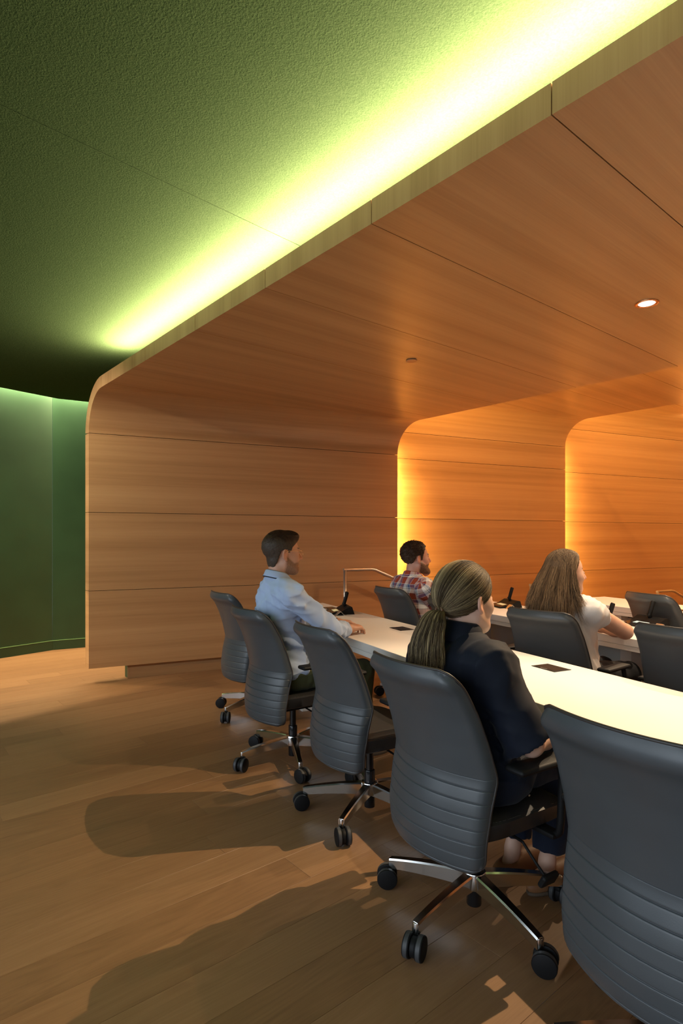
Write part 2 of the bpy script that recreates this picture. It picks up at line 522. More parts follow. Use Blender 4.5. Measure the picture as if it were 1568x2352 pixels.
# walls of the green room
def facet(name, a, b, mat, z0, z1, th, parent=None):
    d = (b - a).normalized(); n = -inward(a, b)
    bm = bmesh.new()
    add_prism(bm, [(p.x, p.y) for p in (a, b, b + n * th, a + n * th)], (0, 0, z0), Vector((1, 0, 0)), Vector((0, 1, 0)), Vector((0, 0, 1)), z1 - z0)
    return link(name, bm_mesh(name, bm), mat, parent)
wl = facet('wall_left', GL, G1, GREENW, 0, ZG + .40, .08); tag(wl, kind='structure')
facet('wall_panel', G1 + (GR - G1).normalized() * .002, GR, GREENW, 0, ZG + .40, .08, wl)
BASE_LINE = new_mat('green_paint_edge', (.16, .30, .12), .4)
bl = facet('baseboard_left', GL + inward(GL, G1) * .012, G1 + inward(GL, G1) * .012, GREENW, 0, .112, .012); tag(bl, kind='structure')
facet('baseboard_panel', G1 + inward(G1, GR) * .012, GR + inward(G1, GR) * .012, GREENW, 0, .112, .012, bl)
for (a, b) in ((GL, G1), (G1, GR)):
    n = inward(a, b)
    facet('baseboard_cap', a + n * .014, b + n * .014, BASE_LINE, .112, .117, .014, bl)

# rest of the shell, out of the picture: it only closes the room
wr = poly_slab('wall_right', [tu(10.62, -4.55), tu(10.8, -4.55), tu(10.8, 9.4), tu(10.62, 9.4)], 0, 3.6, OAK); tag(wr, kind='structure')
wf = poly_slab('wall_front', [tu(0.5, 9.6), tu(10.8, 9.6), tu(10.8, 9.8), tu(0.5, 9.8)], 0, 3.8, OAK); tag(wf, kind='structure')
def back_wall():
    bm = bmesh.new()
    def bar(t0, t1, z0, z1):
        add_box(bm, tu((t0 + t1) / 2, WIN_U - .1, (z0 + z1) / 2), (t1 - t0, .2, z1 - z0), Matrix.Rotation(math.atan2(ER.y, ER.x), 3, 'Z'))
    bar(-.6, 10.8, 0, .35); bar(-.6, 10.8, 2.75, ZG + .40)
    e = [-.6, .95, 3.45, 3.95, 6.45, 6.95, 9.45, 10.8]
    for k in range(0, 8, 2): bar(e[k], e[k + 1], .35, 2.75)
    o = link('wall_back', bm_mesh('wall_back', bm), GREENW); tag(o, kind='structure')
    for i, c in enumerate((2.2, 5.2, 8.2)):  # assumed windows, out of view
        bm = bmesh.new(); rot = Matrix.Rotation(math.atan2(ER.y, ER.x), 3, 'Z')
        for (dt, z, w, h) in ((-1.22, 1.55, .06, 2.4), (1.22, 1.55, .06, 2.4), (0, .38, 2.5, .06), (0, 2.72, 2.5, .06), (0, 1.55, .05, 2.4)):
            add_box(bm, tu(c + dt, WIN_U - .1, z), (w, .08, h), rot)
        f = link('window_%d' % (i + 1), bm_mesh('window_frame', bm), BLACK); tag(f, kind='structure')
back_wall()

# ------------------------------------------------------------------ light coves
WARM = (1.0, .64, .52)
AMBER = (1.0, .56, .16)
def led(name, a, b, direction, power_per_m, color, label, width=.012):
    a = Vector(a); b = Vector(b); L = (b - a).length
    d = Vector(direction).normalized()
    bm = bmesh.new(); x = (b - a).normalized(); y = d.cross(x)
    rot = Matrix((x, y, d)).transposed()
    add_box(bm, (a + b) / 2 - d * .010, (L, width + .008, .010), rot)
    o = link(name, bm_mesh(name, bm), STEEL)
    tag(o, label, 'light')
    l = area_light('led_light', (a + b) / 2, d, L, width, power_per_m * L, color, xaxis=x)
    mw = l.matrix_world.copy(); l.parent = o; l.matrix_world = mw
    return o
# along the top of the near portal, washing the green ceiling
led('led_strip', tu(.62, .115, 2.715 + TH + .022), tu(10.2, .115, 2.715 + TH + .022), -EC * .5 + Vector((0, 0, 1)), 105, WARM, 'hidden LED strip along the top edge of the near wood portal')
# in the slot between ceiling and green wall
for i, (a, b, lab) in enumerate(((GL, G1, 'hidden LED strip above the long green wall'), (G1, GR, 'hidden LED strip above the short green wall behind the portal'))):
    n = inward(a, b); d = (b - a).normalized()
    led('led_strip', a + n * .05 + d * .06 + Vector((0, 0, ZG + .20)), b + n * .05 - d * .06 + Vector((0, 0, ZG + .20)), Vector((0, 0, -1)) - n * .25, 60, (1, .78, .46), lab)
# in the steps between the portals
def portal_led(u, tw, zc, lab, P):
    x = tu(tw - TH - .045, u - .05)
    led('led_strip', x + Vector((0, 0, .16)), x + Vector((0, 0, zc - .33)), EC * .8 - ER * .6, P, AMBER, lab)
    led('led_strip', tu(tw + .6, u - .05, zc + TH + .05), tu(10.2, u - .05, zc + TH + .05), EC * .8 + Vector((0, 0, .6)), P * .6, AMBER, lab.replace('upright', 'overhead'))
portal_led(U1, KW * U1, 2.715, 'hidden upright LED strip behind the far edge of the near portal', 46)
portal_led(U2, T2 + KW * (U2 - U1), 3.045, 'hidden upright LED strip behind the far edge of the middle portal', 46)
portal_led(U3, T3 + KW * (U3 - U2), 3.375, 'hidden upright LED strip behind the far edge of the last portal', 36)

# ------------------------------------------------------------------ recessed downlights
COPPER = new_mat('copper_trim', (.75, .42, .22), .25, 1.0)
LENS = new_mat('lamp_lens', (1, 1, 1), .4)
LENS.node_tree.nodes['Principled BSDF'].inputs['Emission Color'].default_value = (1, .93, .82, 1)
LENS.node_tree.nodes['Principled BSDF'].inputs['Emission Strength'].default_value = 6.0
def downlight(x, y, zc, label, power, aim, size=62, blend=.25, rad=.014, color=(1, .80, .56)):
    e = empty('downlight', (x, y, zc))
    bm = bmesh.new()
    seg = 40; prof = [(.062, .0005), (.064, -.004), (.060, -.006), (.046, -.005), (.044, .004)]
    rings = [[bm.verts.new((r * math.cos(2 * PI * k / seg), r * math.sin(2 * PI * k / seg), z)) for k in range(seg)] for r, z in prof]
    for a, b in zip(rings[:-1], rings[1:]):
        for k in range(seg): bm.faces.new((a[k], a[(k + 1) % seg], b[(k + 1) % seg], b[k]))
    link('trim_ring', bm_mesh('trim_ring', bm, True), COPPER, e)
    bm = bmesh.new(); add_cyl(bm, (0, 0, -.001), (0, 0, -.0035), .045, .042, 32)
    link('lens', bm_mesh('lens', bm), LENS, e)
    tag(e, label, 'downlight', 'recessed ceiling downlights')
    l = bpy.data.lights.new('downlight_lamp', 'SPOT'); l.energy = power; l.color = color
    l.spot_size = R(size); l.spot_blend = blend; l.shadow_soft_size = rad
    o = bpy.data.objects.new('lamp', l); COL.objects.link(o); o.parent = e
    o.location = (0, 0, -.02)
    d = Vector(aim).normalized()
    o.rotation_euler = d.to_track_quat('-Z', 'Y').to_euler()
    return e
ZC1 = 2.715
WL = (1, .78, .54)
def spot_in(e, power, target, half, blend, rad, color):
    """a second, narrow beam added to an assumed fitting"""
    l = bpy.data.lights.new('assumed_beam', 'SPOT'); l.energy = power; l.color = color
    l.spot_size = R(half * 2); l.spot_blend = blend; l.shadow_soft_size = rad
    o = bpy.data.objects.new('beam', l); COL.objects.link(o); o.parent = e; o.location = (0, 0, -.02)
    o.rotation_euler = (Vector(target) - Vector(e.location)).to_track_quat('-Z', 'Y').to_euler()
KEYC = (1, .73, .45)
va = downlight(1.75, 3.47 * .97, ZC1, 'round copper-trimmed downlight glowing in the near wood ceiling', 165, (0, .05, -1), 104, .7, color=WL)
vb = downlight(1.70, 2.74, ZC1, 'unseen round downlight assumed in the near wood ceiling, just beyond the right edge', 40, (0, 0, -1), 100, .7, color=WL)  # assumed lamp just out of view, holds the beam that casts chair shadows
spot_in(vb, 300, (-.25, 2.2, 0), 32, .8, .006, KEYC)  # narrow beam added for the chair shadows and lit floor
downlight(3.05, 3.95, ZC1, 'unseen round downlight added to the near wood ceiling above the second table', 125, (-.1, 0, -1), 120, .7, color=WL)  # added lamp out of view, puts light on the second row and tables
downlight(3.3, 1.9, ZC1, 'unseen round downlight added to the near wood ceiling, right of the camera', 60, (0, 0, -1), 120, .7, color=WL)  # added lamp out of view, gives the white table more light
downlight(3.45, 5.65, 3.045, 'unseen round downlight added to the middle wood ceiling to light the faces', 260, (-.25, -.2, -1), 120, .7, color=(1, .72, .44))  # added lamp out of view, brightens the seated people's faces
NL = (1, .86, .68)
downlight(-3.25, 4.20, ZG, 'unseen round downlight assumed in the green ceiling, left of the picture', 215, (.62, .62, -.75), 84, .8, .04, color=NL)  # assumed lamp, not in view, brightens the left wall and floor
downlight(-3.95, 5.75, ZG, 'unseen round downlight assumed in the green ceiling close to the green wall', 250, (.50, .22, -1), 92, 1.0, .04, color=(1, .74, .45))  # assumed lamp, not in view, brightens the floor by the green wall
# ------------------------------------------------------------------ swivel chairs
def chair_profile(z):
    """y of the backrest's centre line (outer face) at height z; y points where the chair faces"""
    pts = [(.285, -.236), (.32, -.260), (.40, -.266), (.50, -.251), (.595, -.226), (.70, -.247), (.80, -.276), (.88, -.312), (.95, -.362)]
    zs = [p[0] for p in pts]; ys = [p[1] for p in pts]
    return float(np.interp(z, zs, ys))
_zz = np.linspace(.285, .95, 134)
_yy = np.array([chair_profile(z) for z in _zz])
for _ in range(9): _yy[1:-1] = (_yy[:-2] + 2 * _yy[1:-1] + _yy[2:]) / 4
def cprof(z): return float(np.interp(z, _zz, _yy))
def chalf(z):
    w = float(np.interp(z, [.285, .40, .595, .75, .95], [.228, .238, .248, .237, .220]))
    rb = .055; rt = .055
    if z < .285 + rb:
        d = .285 + rb - z; w -= rb - math.sqrt(max(0, rb * rb - d * d))
    if z > .95 - rt:
        d = z - (.95 - rt); w -= (rt - math.sqrt(max(0, rt * rt - d * d))) * .8
    return w
def cwrap(z): return float(np.interp(z, [.285, .45, .65, .95], [.085, .085, .075, .055]))
RIB0, RIBH, NRIB = .602, .0405, 8
def back_point(s, z, off):
    """s in -1..1 across, off = outward (backwards) offset"""
    w = chalf(z); x = s * w
    q = x / .245
    y = cprof(z) + cwrap(z) * q * q
    dq = 2 * cwrap(z) * q / .245
    dz = (cprof(min(.95, z + .01)) - cprof(max(.285, z - .01))) / (min(.95, z + .01) - max(.285, z - .01))
    n = Vector((dq, -1, dz)).normalized()
    return Vector((x, y, z)) + n * off
def grid_mesh(name, f, ns, zs, smooth=True, flip=False):
    V = []; F = []
    for z in zs:
        for i in range(ns + 1): V.append(f(math.sin((-1 + 2 * i / ns) * PI / 2 * .93) / math.sin(PI / 2 * .93), z))
    m = ns + 1
    for j in range(len(zs) - 1):
        for i in range(ns):
            q = (j * m + i, j * m + i + 1, (j + 1) * m + i + 1, (j + 1) * m + i)
            F.append(q[::-1] if flip else q)
    return mesh(name, V, F, smooth=smooth)
def rib_off(z, s):
    d = RIB0 - z
    if d < 0: return 0.0
    f = (d / RIBH) % 1.0
    edge = max(0.0, 1 - abs(s) ** 10)
    return (.0042 * (1 - (2 * f - 1) ** 20) - .0036) * (0.35 + .65 * edge)
def bend(s, edge=.0):  # rounds the rim towards the inner face
    return -.030 * max(0.0, (abs(s) - .86) / .14) ** 2.6
def make_chair():
    c = empty('swivel_chair')
    # outer shell, plain upper part and ribbed lower part
    zt = list(np.linspace(RIB0, .905, 22)) + [.915, .924, .932, .938, .943, .947, .95]
    def outer(s, z):
        o = .020 + bend(s) + .006 * math.exp(-((z - .925) / .022) ** 2)
        if z > .905: o -= .030 * ((z - .905) / .045) ** 2.6
        return back_point(s, z, max(o, -.0125))
    up = link('backrest', grid_mesh('backrest', outer, 24, zt), LEATHER, c)
    zr = []
    for k in range(NRIB):
        for f in (0, .018, .04, .08, .16, .5, .84, .92, .96, .982): zr.append(RIB0 - (k + f) * RIBH)
    zr = [z for z in zr if z > .287] + [.287, .2855]
    def outr(s, z):
        o = .020 + bend(s) + rib_off(z, s)
        if z < .315: o -= .028 * ((.315 - z) / .03) ** 2.4
        return back_point(s, z, max(o, -.0125))
    lo = link('ribbed_panel', grid_mesh('ribbed_panel', outr, 24, zr, flip=True), LEATHER, c)
    # stitches along every seam
    bm = bmesh.new()
    for k in range(1, NRIB):
        z = RIB0 - k * RIBH - .0035
        if z < .295: continue
        n = 64
        for i in range(n):
            if True:
                s0 = -.93 + 1.86 * i / n; s1 = s0 + 1.86 / n * .62
                p0 = back_point(s0, z, .0175 + rib_off(z, s0) + bend(s0)); p1 = back_point(s1, z, .0175 + rib_off(z, s1) + bend(s1))
                add_tube(bm, [p0, p1], .00085, 4, False)
    tag(link('stitching', bm_mesh('stitching', bm), STITCH, lo), kind='stuff')
    # inner cushion facing the sitter
    zi = list(np.linspace(.2855, .95, 30))
    def inner(s, z):
        e = max(abs(s) ** 8, (abs(z - .6175) / .3325) ** 14)
        return back_point(s, z, -.034 + .022 * e)
    link('inner_cushion', grid_mesh('inner_cushion', inner, 18, zi, flip=True), LEATHER_D, c)
    # piping round the rim
    rim = []
    for z in np.linspace(.2855, .95, 60): rim.append(back_point(1, z, -.0125))
    for s in np.linspace(1, -1, 24)[1:-1]: rim.append(back_point(s, .95, -.0125))
    for z in np.linspace(.95, .2855, 60): rim.append(back_point(-1, z, -.0125))
    for s in np.linspace(-1, 1, 24)[1:-1]: rim.append(back_point(s, .2855, -.0125))
    bm = bmesh.new(); add_tube(bm, rim, .0048, 8, closed=True)
    link('piping', bm_mesh('piping', bm, True), PIPING, c)
    # seat
    bm = bmesh.new()
    nx, ny = 20, 22
    def seat_top(a, b):
        ex = math.copysign(abs(a) ** .9, a); 
        x = a * .245; y = -.21 + (b + 1) / 2 * .47
        r = (abs(a) ** 7 + abs(b) ** 7)
        k = 1 - .10 * max(0, abs(a) ** 4 * abs(b) ** 4)
        z = .472 - .010 * (1 - a * a) * (1 - b * b) - .022 * min(1, r) - (.03 * max(0, (b - .3) / .7) ** 2)
        return Vector((x * k, (y - .02) * k + .02, z))
    top = [[bm.verts.new(seat_top(-1 + 2 * i / nx, -1 + 2 * j / ny)) for i in range(nx + 1)] for j in range(ny + 1)]
    bot = [[bm.verts.new(Vector((seat_top(-1 + 2 * i / nx, -1 + 2 * j / ny).x * .95, seat_top(-1 + 2 * i / nx, -1 + 2 * j / ny).y * .95, .382 + (.012 if (i in (0, nx) or j in (0, ny)) else 0)))) for i in range(nx + 1)] for j in range(ny + 1)]
    for j in range(ny):
        for i in range(nx):
            bm.faces.new((top[j][i], top[j][i + 1], top[j + 1][i + 1], top[j + 1][i])); bm.faces.new((bot[j][i], bot[j + 1][i], bot[j + 1][i + 1], bot[j][i + 1]))
    for i in range(nx):
        bm.faces.new((top[0][i], bot[0][i], bot[0][i + 1], top[0][i + 1])); bm.faces.new((top[ny][i], top[ny][i + 1], bot[ny][i + 1], bot[ny][i]))
    for j in range(ny):
        bm.faces.new((top[j][0], top[j + 1][0], bot[j + 1][0], bot[j][0])); bm.faces.new((top[j][nx], bot[j][nx], bot[j + 1][nx], top[j + 1][nx]))
    seat = link('seat', auto_smooth(bm_mesh('seat', bm, True), 50), LEATHER_D, c)
    bm = bmesh.new()
    loop = [seat_top(math.copysign(min(1, abs(math.cos(a)) ** .3), math.cos(a)) * .97, math.copysign(min(1, abs(math.sin(a)) ** .3), math.sin(a)) * .97) + Vector((0, 0, .0015)) for a in np.linspace(0, 2 * PI, 80, endpoint=False)]
    for i in range(0, 80): add_tube(bm, [loop[i], loop[i].lerp(loop[(i + 1) % 80], .55)], .0011, 4, False)
    tag(link('seam', bm_mesh('seam', bm), STITCH_D, seat), kind='stuff')
    # mechanism under the seat, gas column
    bm = bmesh.new(); add_box(bm, (0, -.01, .355), (.17, .26, .055), bev=.012); add_box(bm, (0, -.19, .36), (.07, .14, .03), bev=.008)
    add_box(bm, (0, -.235, .39), (.06, .03, .10), bev=.008)
    mech = link('tilt_mechanism', bm_mesh('tilt_mechanism', bm), BLACK, c)
    bm = bmesh.new(); add_tube(bm, [(.08, .02, .35), (.20, .03, .335), (.25, .04, .28), (.275, .05, .25)], .005, 8)
    add_box(bm, (.285, .055, .243), (.022, .075, .05), Matrix.Rotation(.5, 3, 'Y'), bev=.010)
    link('lever', bm_mesh('lever', bm, False), BLACK, mech)
    bm = bmesh.new(); add_cyl(bm, (.086, -.10, .352), (.094, -.10, .352), .008, .008, 12); link('bolt', bm_mesh('bolt', bm), ALU, mech)
    bm = bmesh.new(); add_cyl(bm, (0, 0, .030), (0, 0, .215), .027, .027, 28, bev=.003); add_cyl(bm, (0, 0, .215), (0, 0, .34), .020, .020, 24)
    link('gas_column', auto_smooth(bm_mesh('gas_column', bm, True), 40), BLACKG, c)
    # five-star base
    bm = bmesh.new(); add_cyl(bm, (0, 0, .098), (0, 0, .156), .046, .042, 32, bev=.004)
    base = link('star_base', auto_smooth(bm_mesh('star_base', bm, True), 40), ALU, c)
    def leg_mesh():
        n = 18; V = []; F = []
        for i in range(n + 1):
            f = i / n; r = .030 + f * .304
            ztop = .152 - .018 * f - .022 * f * f; zb = ztop - (.058 - .020 * f)
            wt = .0200 - .0055 * f; wb = wt * .86
            for (x, z) in ((-wb, zb), (-wt, ztop - .006), (-wt + .004, ztop), (wt - .004, ztop), (wt, ztop - .006), (wb, zb)): V.append((x, r, z))
        for i in range(n):
            for k in range(6):
                a = i * 6 + k; b = i * 6 + (k + 1) % 6
                F.append((a, b, b + 6, a + 6))
        F.append(tuple(range(5, -1, -1))); F.append(tuple(range(n * 6, n * 6 + 6)))
        bm = bmesh.new(); me = mesh('leg', V, F); bm.from_mesh(me); bpy.data.meshes.remove(me)
        add_cyl(bm, (0, .326, .074), (0, .326, .1095), .0125, .0140, 18, bev=.002)
        return auto_smooth(bm_mesh('leg', bm, True), 35)
    def caster_mesh():
        bm = bmesh.new()
        add_cyl(bm, (0, 0, .045), (0, 0, .078), .007, .007, 12)
        # hood between the wheels
        add_cyl(bm, (-.0085, .020, .0395), (.0085, .020, .0395), .032, .032, 24, bev=.002)
        add_box(bm, (0, .008, .062), (.020, .036, .016), bev=.004)
        return auto_smooth(bm_mesh('caster', bm, True), 40)
    def wheel_mesh():
        bm = bmesh.new()
        add_cyl(bm, (-.0115, 0, 0), (.0115, 0, 0), .0388, .0388, 32, bev=.004)
        return auto_smooth(bm_mesh('wheel', bm, True), 40)
    def tread_mesh():
        bm = bmesh.new()
        add_cyl(bm, (-.0065, 0, 0), (.0065, 0, 0), .0395, .0395, 36, cap=False)
        return bm_mesh('tread', bm, True)
    LM, CM, WM, TM = leg_mesh(), caster_mesh(), wheel_mesh(), tread_mesh()
    for k in range(5):
        a = R(72 * k)
        lg = link('leg', LM, ALU, base); lg.rotation_euler = (0, 0, a)
        cs = link('caster', CM, BLACK, base); cs.location = (-math.sin(a) * .326, math.cos(a) * .326, 0)
        cs.rotation_euler = (0, 0, R(40 + 67 * k))
        bmw = bmesh.new()
        for sx in (-.0215, .0215):
            w = bmesh.new(); w.from_mesh(WM)
            for v in w.verts: v.co = v.co + Vector((sx, .020, .0395))
            t = bpy.data.meshes.new('t'); w.to_mesh(t); w.free(); bmw.from_mesh(t); bpy.data.meshes.remove(t)
        if k == 0:
            WH = auto_smooth(bm_mesh('wheels', bmw, True), 40); WH.materials.append(BLACK)
            bmt = bmesh.new()
            for sx in (-.0215, .0215):
                w = bmesh.new(); w.from_mesh(TM)
                for v in w.verts: v.co = v.co + Vector((sx, .020, .0395))
                t = bpy.data.meshes.new('t'); w.to_mesh(t); w.free(); bmt.from_mesh(t); bpy.data.meshes.remove(t)
            me2 = bm_mesh('treads', bmt, True); me2.materials.append(RUBBER)
            bmc = bmesh.new(); bmc.from_mesh(WH); n0 = len(bmc.faces); bmc.from_mesh(me2); bmc.faces.ensure_lookup_table()
            for f in bmc.faces[n0:]: f.material_index = 1
            WH2 = bpy.data.meshes.new('caster_wheels'); bmc.to_mesh(WH2); bmc.free()
            WH2.materials.append(BLACK); WH2.materials.append(RUBBER); auto_smooth(WH2, 40)
        else: bmw.free()
        wo = link('caster_wheels', WH2, None, base); wo.location = cs.location; wo.rotation_euler = cs.rotation_euler
    # armrests
    for sx in (-1, 1):
        bm = bmesh.new()
        add_box(bm, (sx * .20, .11, .368), (.16, .05, .018), bev=.005)
        add_tube(bm, [(sx * .27, .11, .368), (sx * .286, .11, .385), (sx * .290, .112, .43), (sx * .288, .122, .57), (sx * .282, .118, .612)], .013, 10)
        ar = link('armrest', auto_smooth(bm_mesh('armrest', bm, True), 40), BLACK, c)
        bm = bmesh.new(); add_box(bm, (sx * .280, .018, .630), (.078, .250, .022), bev=.011, seg=3)
        link('arm_pad', auto_smooth(bm_mesh('arm_pad', bm, True), 40), BLACK, ar)
    return c
CHAIR = make_chair()
chairs = []
def place_chair(px, py, face_deg, base_deg, label, group):
    """face_deg: clockwise angle from the view direction; base_deg: world angle of one star leg"""
    o = CHAIR if not chairs else copy_tree(CHAIR)
    o.location = (px, py, 0); o.rotation_euler = (0, 0, R(-face_deg))
    for ch in o.children:
        if ch.name.startswith('star_base'): ch.rotation_euler = (0, 0, R(base_deg - 90 + face_deg))
    tag(o, label, 'chair', group); chairs.append(o)
    return o
ROW1 = 'grey leather swivel chairs along the nearest table'
ROW2 = 'grey leather swivel chairs along the second table'
place_chair(-.65, 4.62, 57, -130, 'empty grey leather swivel chair farthest left, beside the wood wall', ROW1)
place_chair(-.30, 3.62, 56, -150, 'grey leather swivel chair in which the man in the pale blue shirt sits', ROW1)
place_chair(.14, 2.93, 60, -115, 'empty grey leather swivel chair between the blue-shirted man and the ponytailed woman', ROW1)
place_chair(.485, 2.15, 58, -65, 'grey leather swivel chair in which the woman with the ponytail sits', ROW1)
place_chair(.878, 1.46, 59, 99, 'nearest grey leather chair back, cut off by the right edge', ROW1)
# second and third rows
place_chair(.66, 5.02, 60, 20, 'dark grey swivel chair in which the man in the plaid shirt sits', ROW2)
place_chair(1.00, 4.22, 60, 50, 'dark grey chair at the second table, mostly hidden behind the ponytailed woman', ROW2)
place_chair(1.365, 3.55, 52, 40, 'dark grey swivel chair in which the long-haired woman sits', ROW2)
place_chair(1.815, 2.88, 58, 10, 'empty dark grey chair at the second table, cut by the right edge', ROW2)
place_chair(2.56, 4.45, 72, 15, 'empty dark grey chair at the third table, beyond a table microphone', 'chairs at the third table')

# ------------------------------------------------------------------ long tables
def make_table(n0, m0, m1, label, legs, dz=0.0, modesty=True):
    D = .65; zt = .74 + dz
    e = empty('long_table', nm(n0 + D / 2, (m0 + m1) / 2, dz), math.atan2(ET.y, ET.x))
    L = m1 - m0
    # local: x along the table (towards the wall), y away from the front (towards the sitters) = -n
    bm = bmesh.new(); add_box(bm, (0, 0, .74 - .025), (L, D, .05), bev=.003)
    link('table_top', bm_mesh('table_top', bm), LAMINATE, e)
    bm = bmesh.new()
    add_box(bm, (0, D / 2 - .012, .74 - .066), (L - .004, .020, .030), bev=.002); add_box(bm, (0, -D / 2 + .012, .74 - .066), (L - .004, .020, .030), bev=.002)
    add_box(bm, (L / 2 - .012, 0, .74 - .066), (.020, D - .05, .030), bev=.002)
    link('edge_rail', bm_mesh('edge_rail', bm), LAMINATE, e)
    if modesty:
        bm = bmesh.new(); add_box(bm, (0, -D / 2 + .06, .40), (L - .25, .018, .54), bev=.002)
        link('modesty_panel', bm_mesh('modesty_panel', bm), PANELGREY, e)
    for m in legs:
        x = m - (m0 + m1) / 2
        bm = bmesh.new(); add_box(bm, (x, -.02, .335), (.085, .34, .66), bev=.003); add_box(bm, (x, 0, .012), (.11, .50, .024), bev=.004)
        link('leg', bm_mesh('leg', bm), LAMINATE, e)
    bm = bmesh.new(); add_box(bm, (-.1, -.02, .635), (L - .6, .16, .05), bev=.004)
    link('cable_tray', bm_mesh('cable_tray', bm), BLACK, e)
    tag(e, label, 'table')
    return e
make_table(1.64, -2.2, 5.20, 'long white table nearest the camera, with the woman in navy at it', (4.35, 2.45, .6, -1.2), modesty=False)
make_table(3.21, -1.2, 5.15, 'white table of the second row, at which the long-haired woman leans', (4.5, 2.7, .9))
make_table(4.60, -.6, 4.45, 'white table of the third row, at the far right', (3.9, 2.4, .8))

# things on the tables ------------------------------------------------
SCREEN = new_mat('lcd_screen', (.55, .52, .30), .3)
SCREEN.node_tree.nodes['Principled BSDF'].inputs['Emission Color'].default_value = (.85, .72, .36, 1)
SCREEN.node_tree.nodes['Principled BSDF'].inputs['Emission Strength'].default_value = .35
SCREEN2 = new_mat('lcd_screen_blue', (.5, .62, .62), .3)
SCREEN2.node_tree.nodes['Principled BSDF'].inputs['Emission Color'].default_value = (.62, .85, .82, 1)
SCREEN2.node_tree.nodes['Principled BSDF'].inputs['Emission Strength'].default_value = .45
def make_mic(n, m, rot, label, scr, z=.74, scale=1.0):
    """delegate microphone unit; local +y faces away from its user"""
    e = empty('microphone_unit', nm(n, m, z), math.atan2(EW.y, EW.x) - PI / 2 + rot)
    bm = bmesh.new()
    w = .105; prof = [(-.085, 0), (-.085, .008), (.005, .022), (.055, .050), (.078, .050), (.095, 0)]
    add_prism(bm, prof, (-w, 0, 0), Vector((0, 1, 0)), Vector((0, 0, 1)), Vector((1, 0, 0)), 2 * w)
    me = bm_mesh('base', bm); link('base', me, BLACK, e)
    bm = bmesh.new()   # control face
    rot_s = Matrix.Rotation(math.atan2(.014, .09), 3, 'X')
    add_box(bm, (0, -.038, .0162), (.195, .080, .002), rot_s)
    f = link('control_face', bm_mesh('control_face', bm), BLACKG, e)
    bm = bmesh.new(); add_box(bm, (.004, -.022, .0200), (.095, .034, .0016), rot_s)
    link('screen', bm_mesh('screen', bm), scr, e)
    for (bx, by) in ((-.075, -.062), (.062, -.064), (.08, -.03)):
        bm = bmesh.new(); add_cyl(bm, (bx, by, .010 + (by + .085) * .1556), (bx, by, .013 + (by + .085) * .1556), .004, .0035, 10)
        link('button', bm_mesh('button', bm), RUBBER, e)
    bm = bmesh.new()   # speaker / stick
    a = Vector((.0, .052, .044)); b = Vector((.0, .030, .072)); c2 = Vector((.012, .052, .150))
    add_tube(bm, [a, (0, .046, .058), b + Vector((0, .008, 0))], .012, 12)
    link('stick_foot', bm_mesh('stick_foot', bm, True), BLACK, e)
    bm = bmesh.new(); add_tube(bm, [(0, .040, .058), (.002, .045, .070), (.010, .062, .140), (.011, .064, .146)], [.010, .0125, .0135, .010], 14)
    link('microphone_stick', auto_smooth(bm_mesh('microphone_stick', bm, True), 50), BLACK, e)
    bm = bmesh.new()   # little pressed-metal card stand at the side
    add_prism(bm, [(-.05, 0), (-.012, .030), (.016, 0), (.013, 0), (-.012, .026), (-.046, 0)], (w + .004, 0, 0), Vector((0, 1, 0)), Vector((0, 0, 1)), Vector((1, 0, 0)), .05)
    link('card_holder', bm_mesh('card_holder', bm), STEEL, e)
    e.scale = (1.2, 1.2, 1.2)
    tag(e, label, 'microphone', 'table microphone units')
    return e
make_mic(2.10, 4.45, R(-14), 'black microphone unit with a yellow screen in front of the blue-shirted man', SCREEN)
make_mic(3.66, 4.20, R(-14), 'black microphone unit on the second table, past the ponytailed woman', SCREEN)
make_mic(3.77, 2.86, R(-8), 'black microphone unit on the second table with a pale blue lit screen', SCREEN2)
make_mic(3.40, 2.90, R(-14), 'black microphone unit just past the elbow of the long-haired woman', SCREEN)
GLASSY = new_mat('smoked_glass', (.05, .03, .018), .12)
def make_flap(n, m, label, z=.74):
    e = empty('power_flap', nm(n, m, z), math.atan2(ET.y, ET.x))
    bm = bmesh.new(); add_box(bm, (0, 0, .001), (.150, .108, .003), bev=.001)
    link('frame', bm_mesh('frame', bm), BLACK, e)
    bm = bmesh.new(); add_box(bm, (.0, .002, .0030), (.128, .084, .0012), bev=.0004)
    link('lid', bm_mesh('lid', bm), GLASSY, e)
    bm = bmesh.new(); add_box(bm, (0, .047, .0030), (.04, .006, .0012), bev=.0004); link('latch', bm_mesh('latch', bm), STEEL, e)
    tag(e, label, 'power outlet', 'flush power flaps in the white tables')
def at_table(x, y, z):
    d = FPX * (H - z) / (y - 1235.0); p = Vector(((x - 784) / FPX * d, d, 0)); return p.dot(EW), p.dot(ET)
for (x, y, lab) in ((758, 1395.5, 'dark flush power flap at the far wall end of the nearest table'), (922, 1442.5, 'dark flush power flap between the blue-shirted man and the ponytail'), (1265, 1532, 'dark flush power flap right of the woman in navy')):
    n_, m_ = at_table(x, y, .745); make_flap(n_, m_, lab)
n_, m_ = at_table(1566, 1401, .745); make_flap(n_, m_, 'dark flush power flap on the third table, at the right edge')

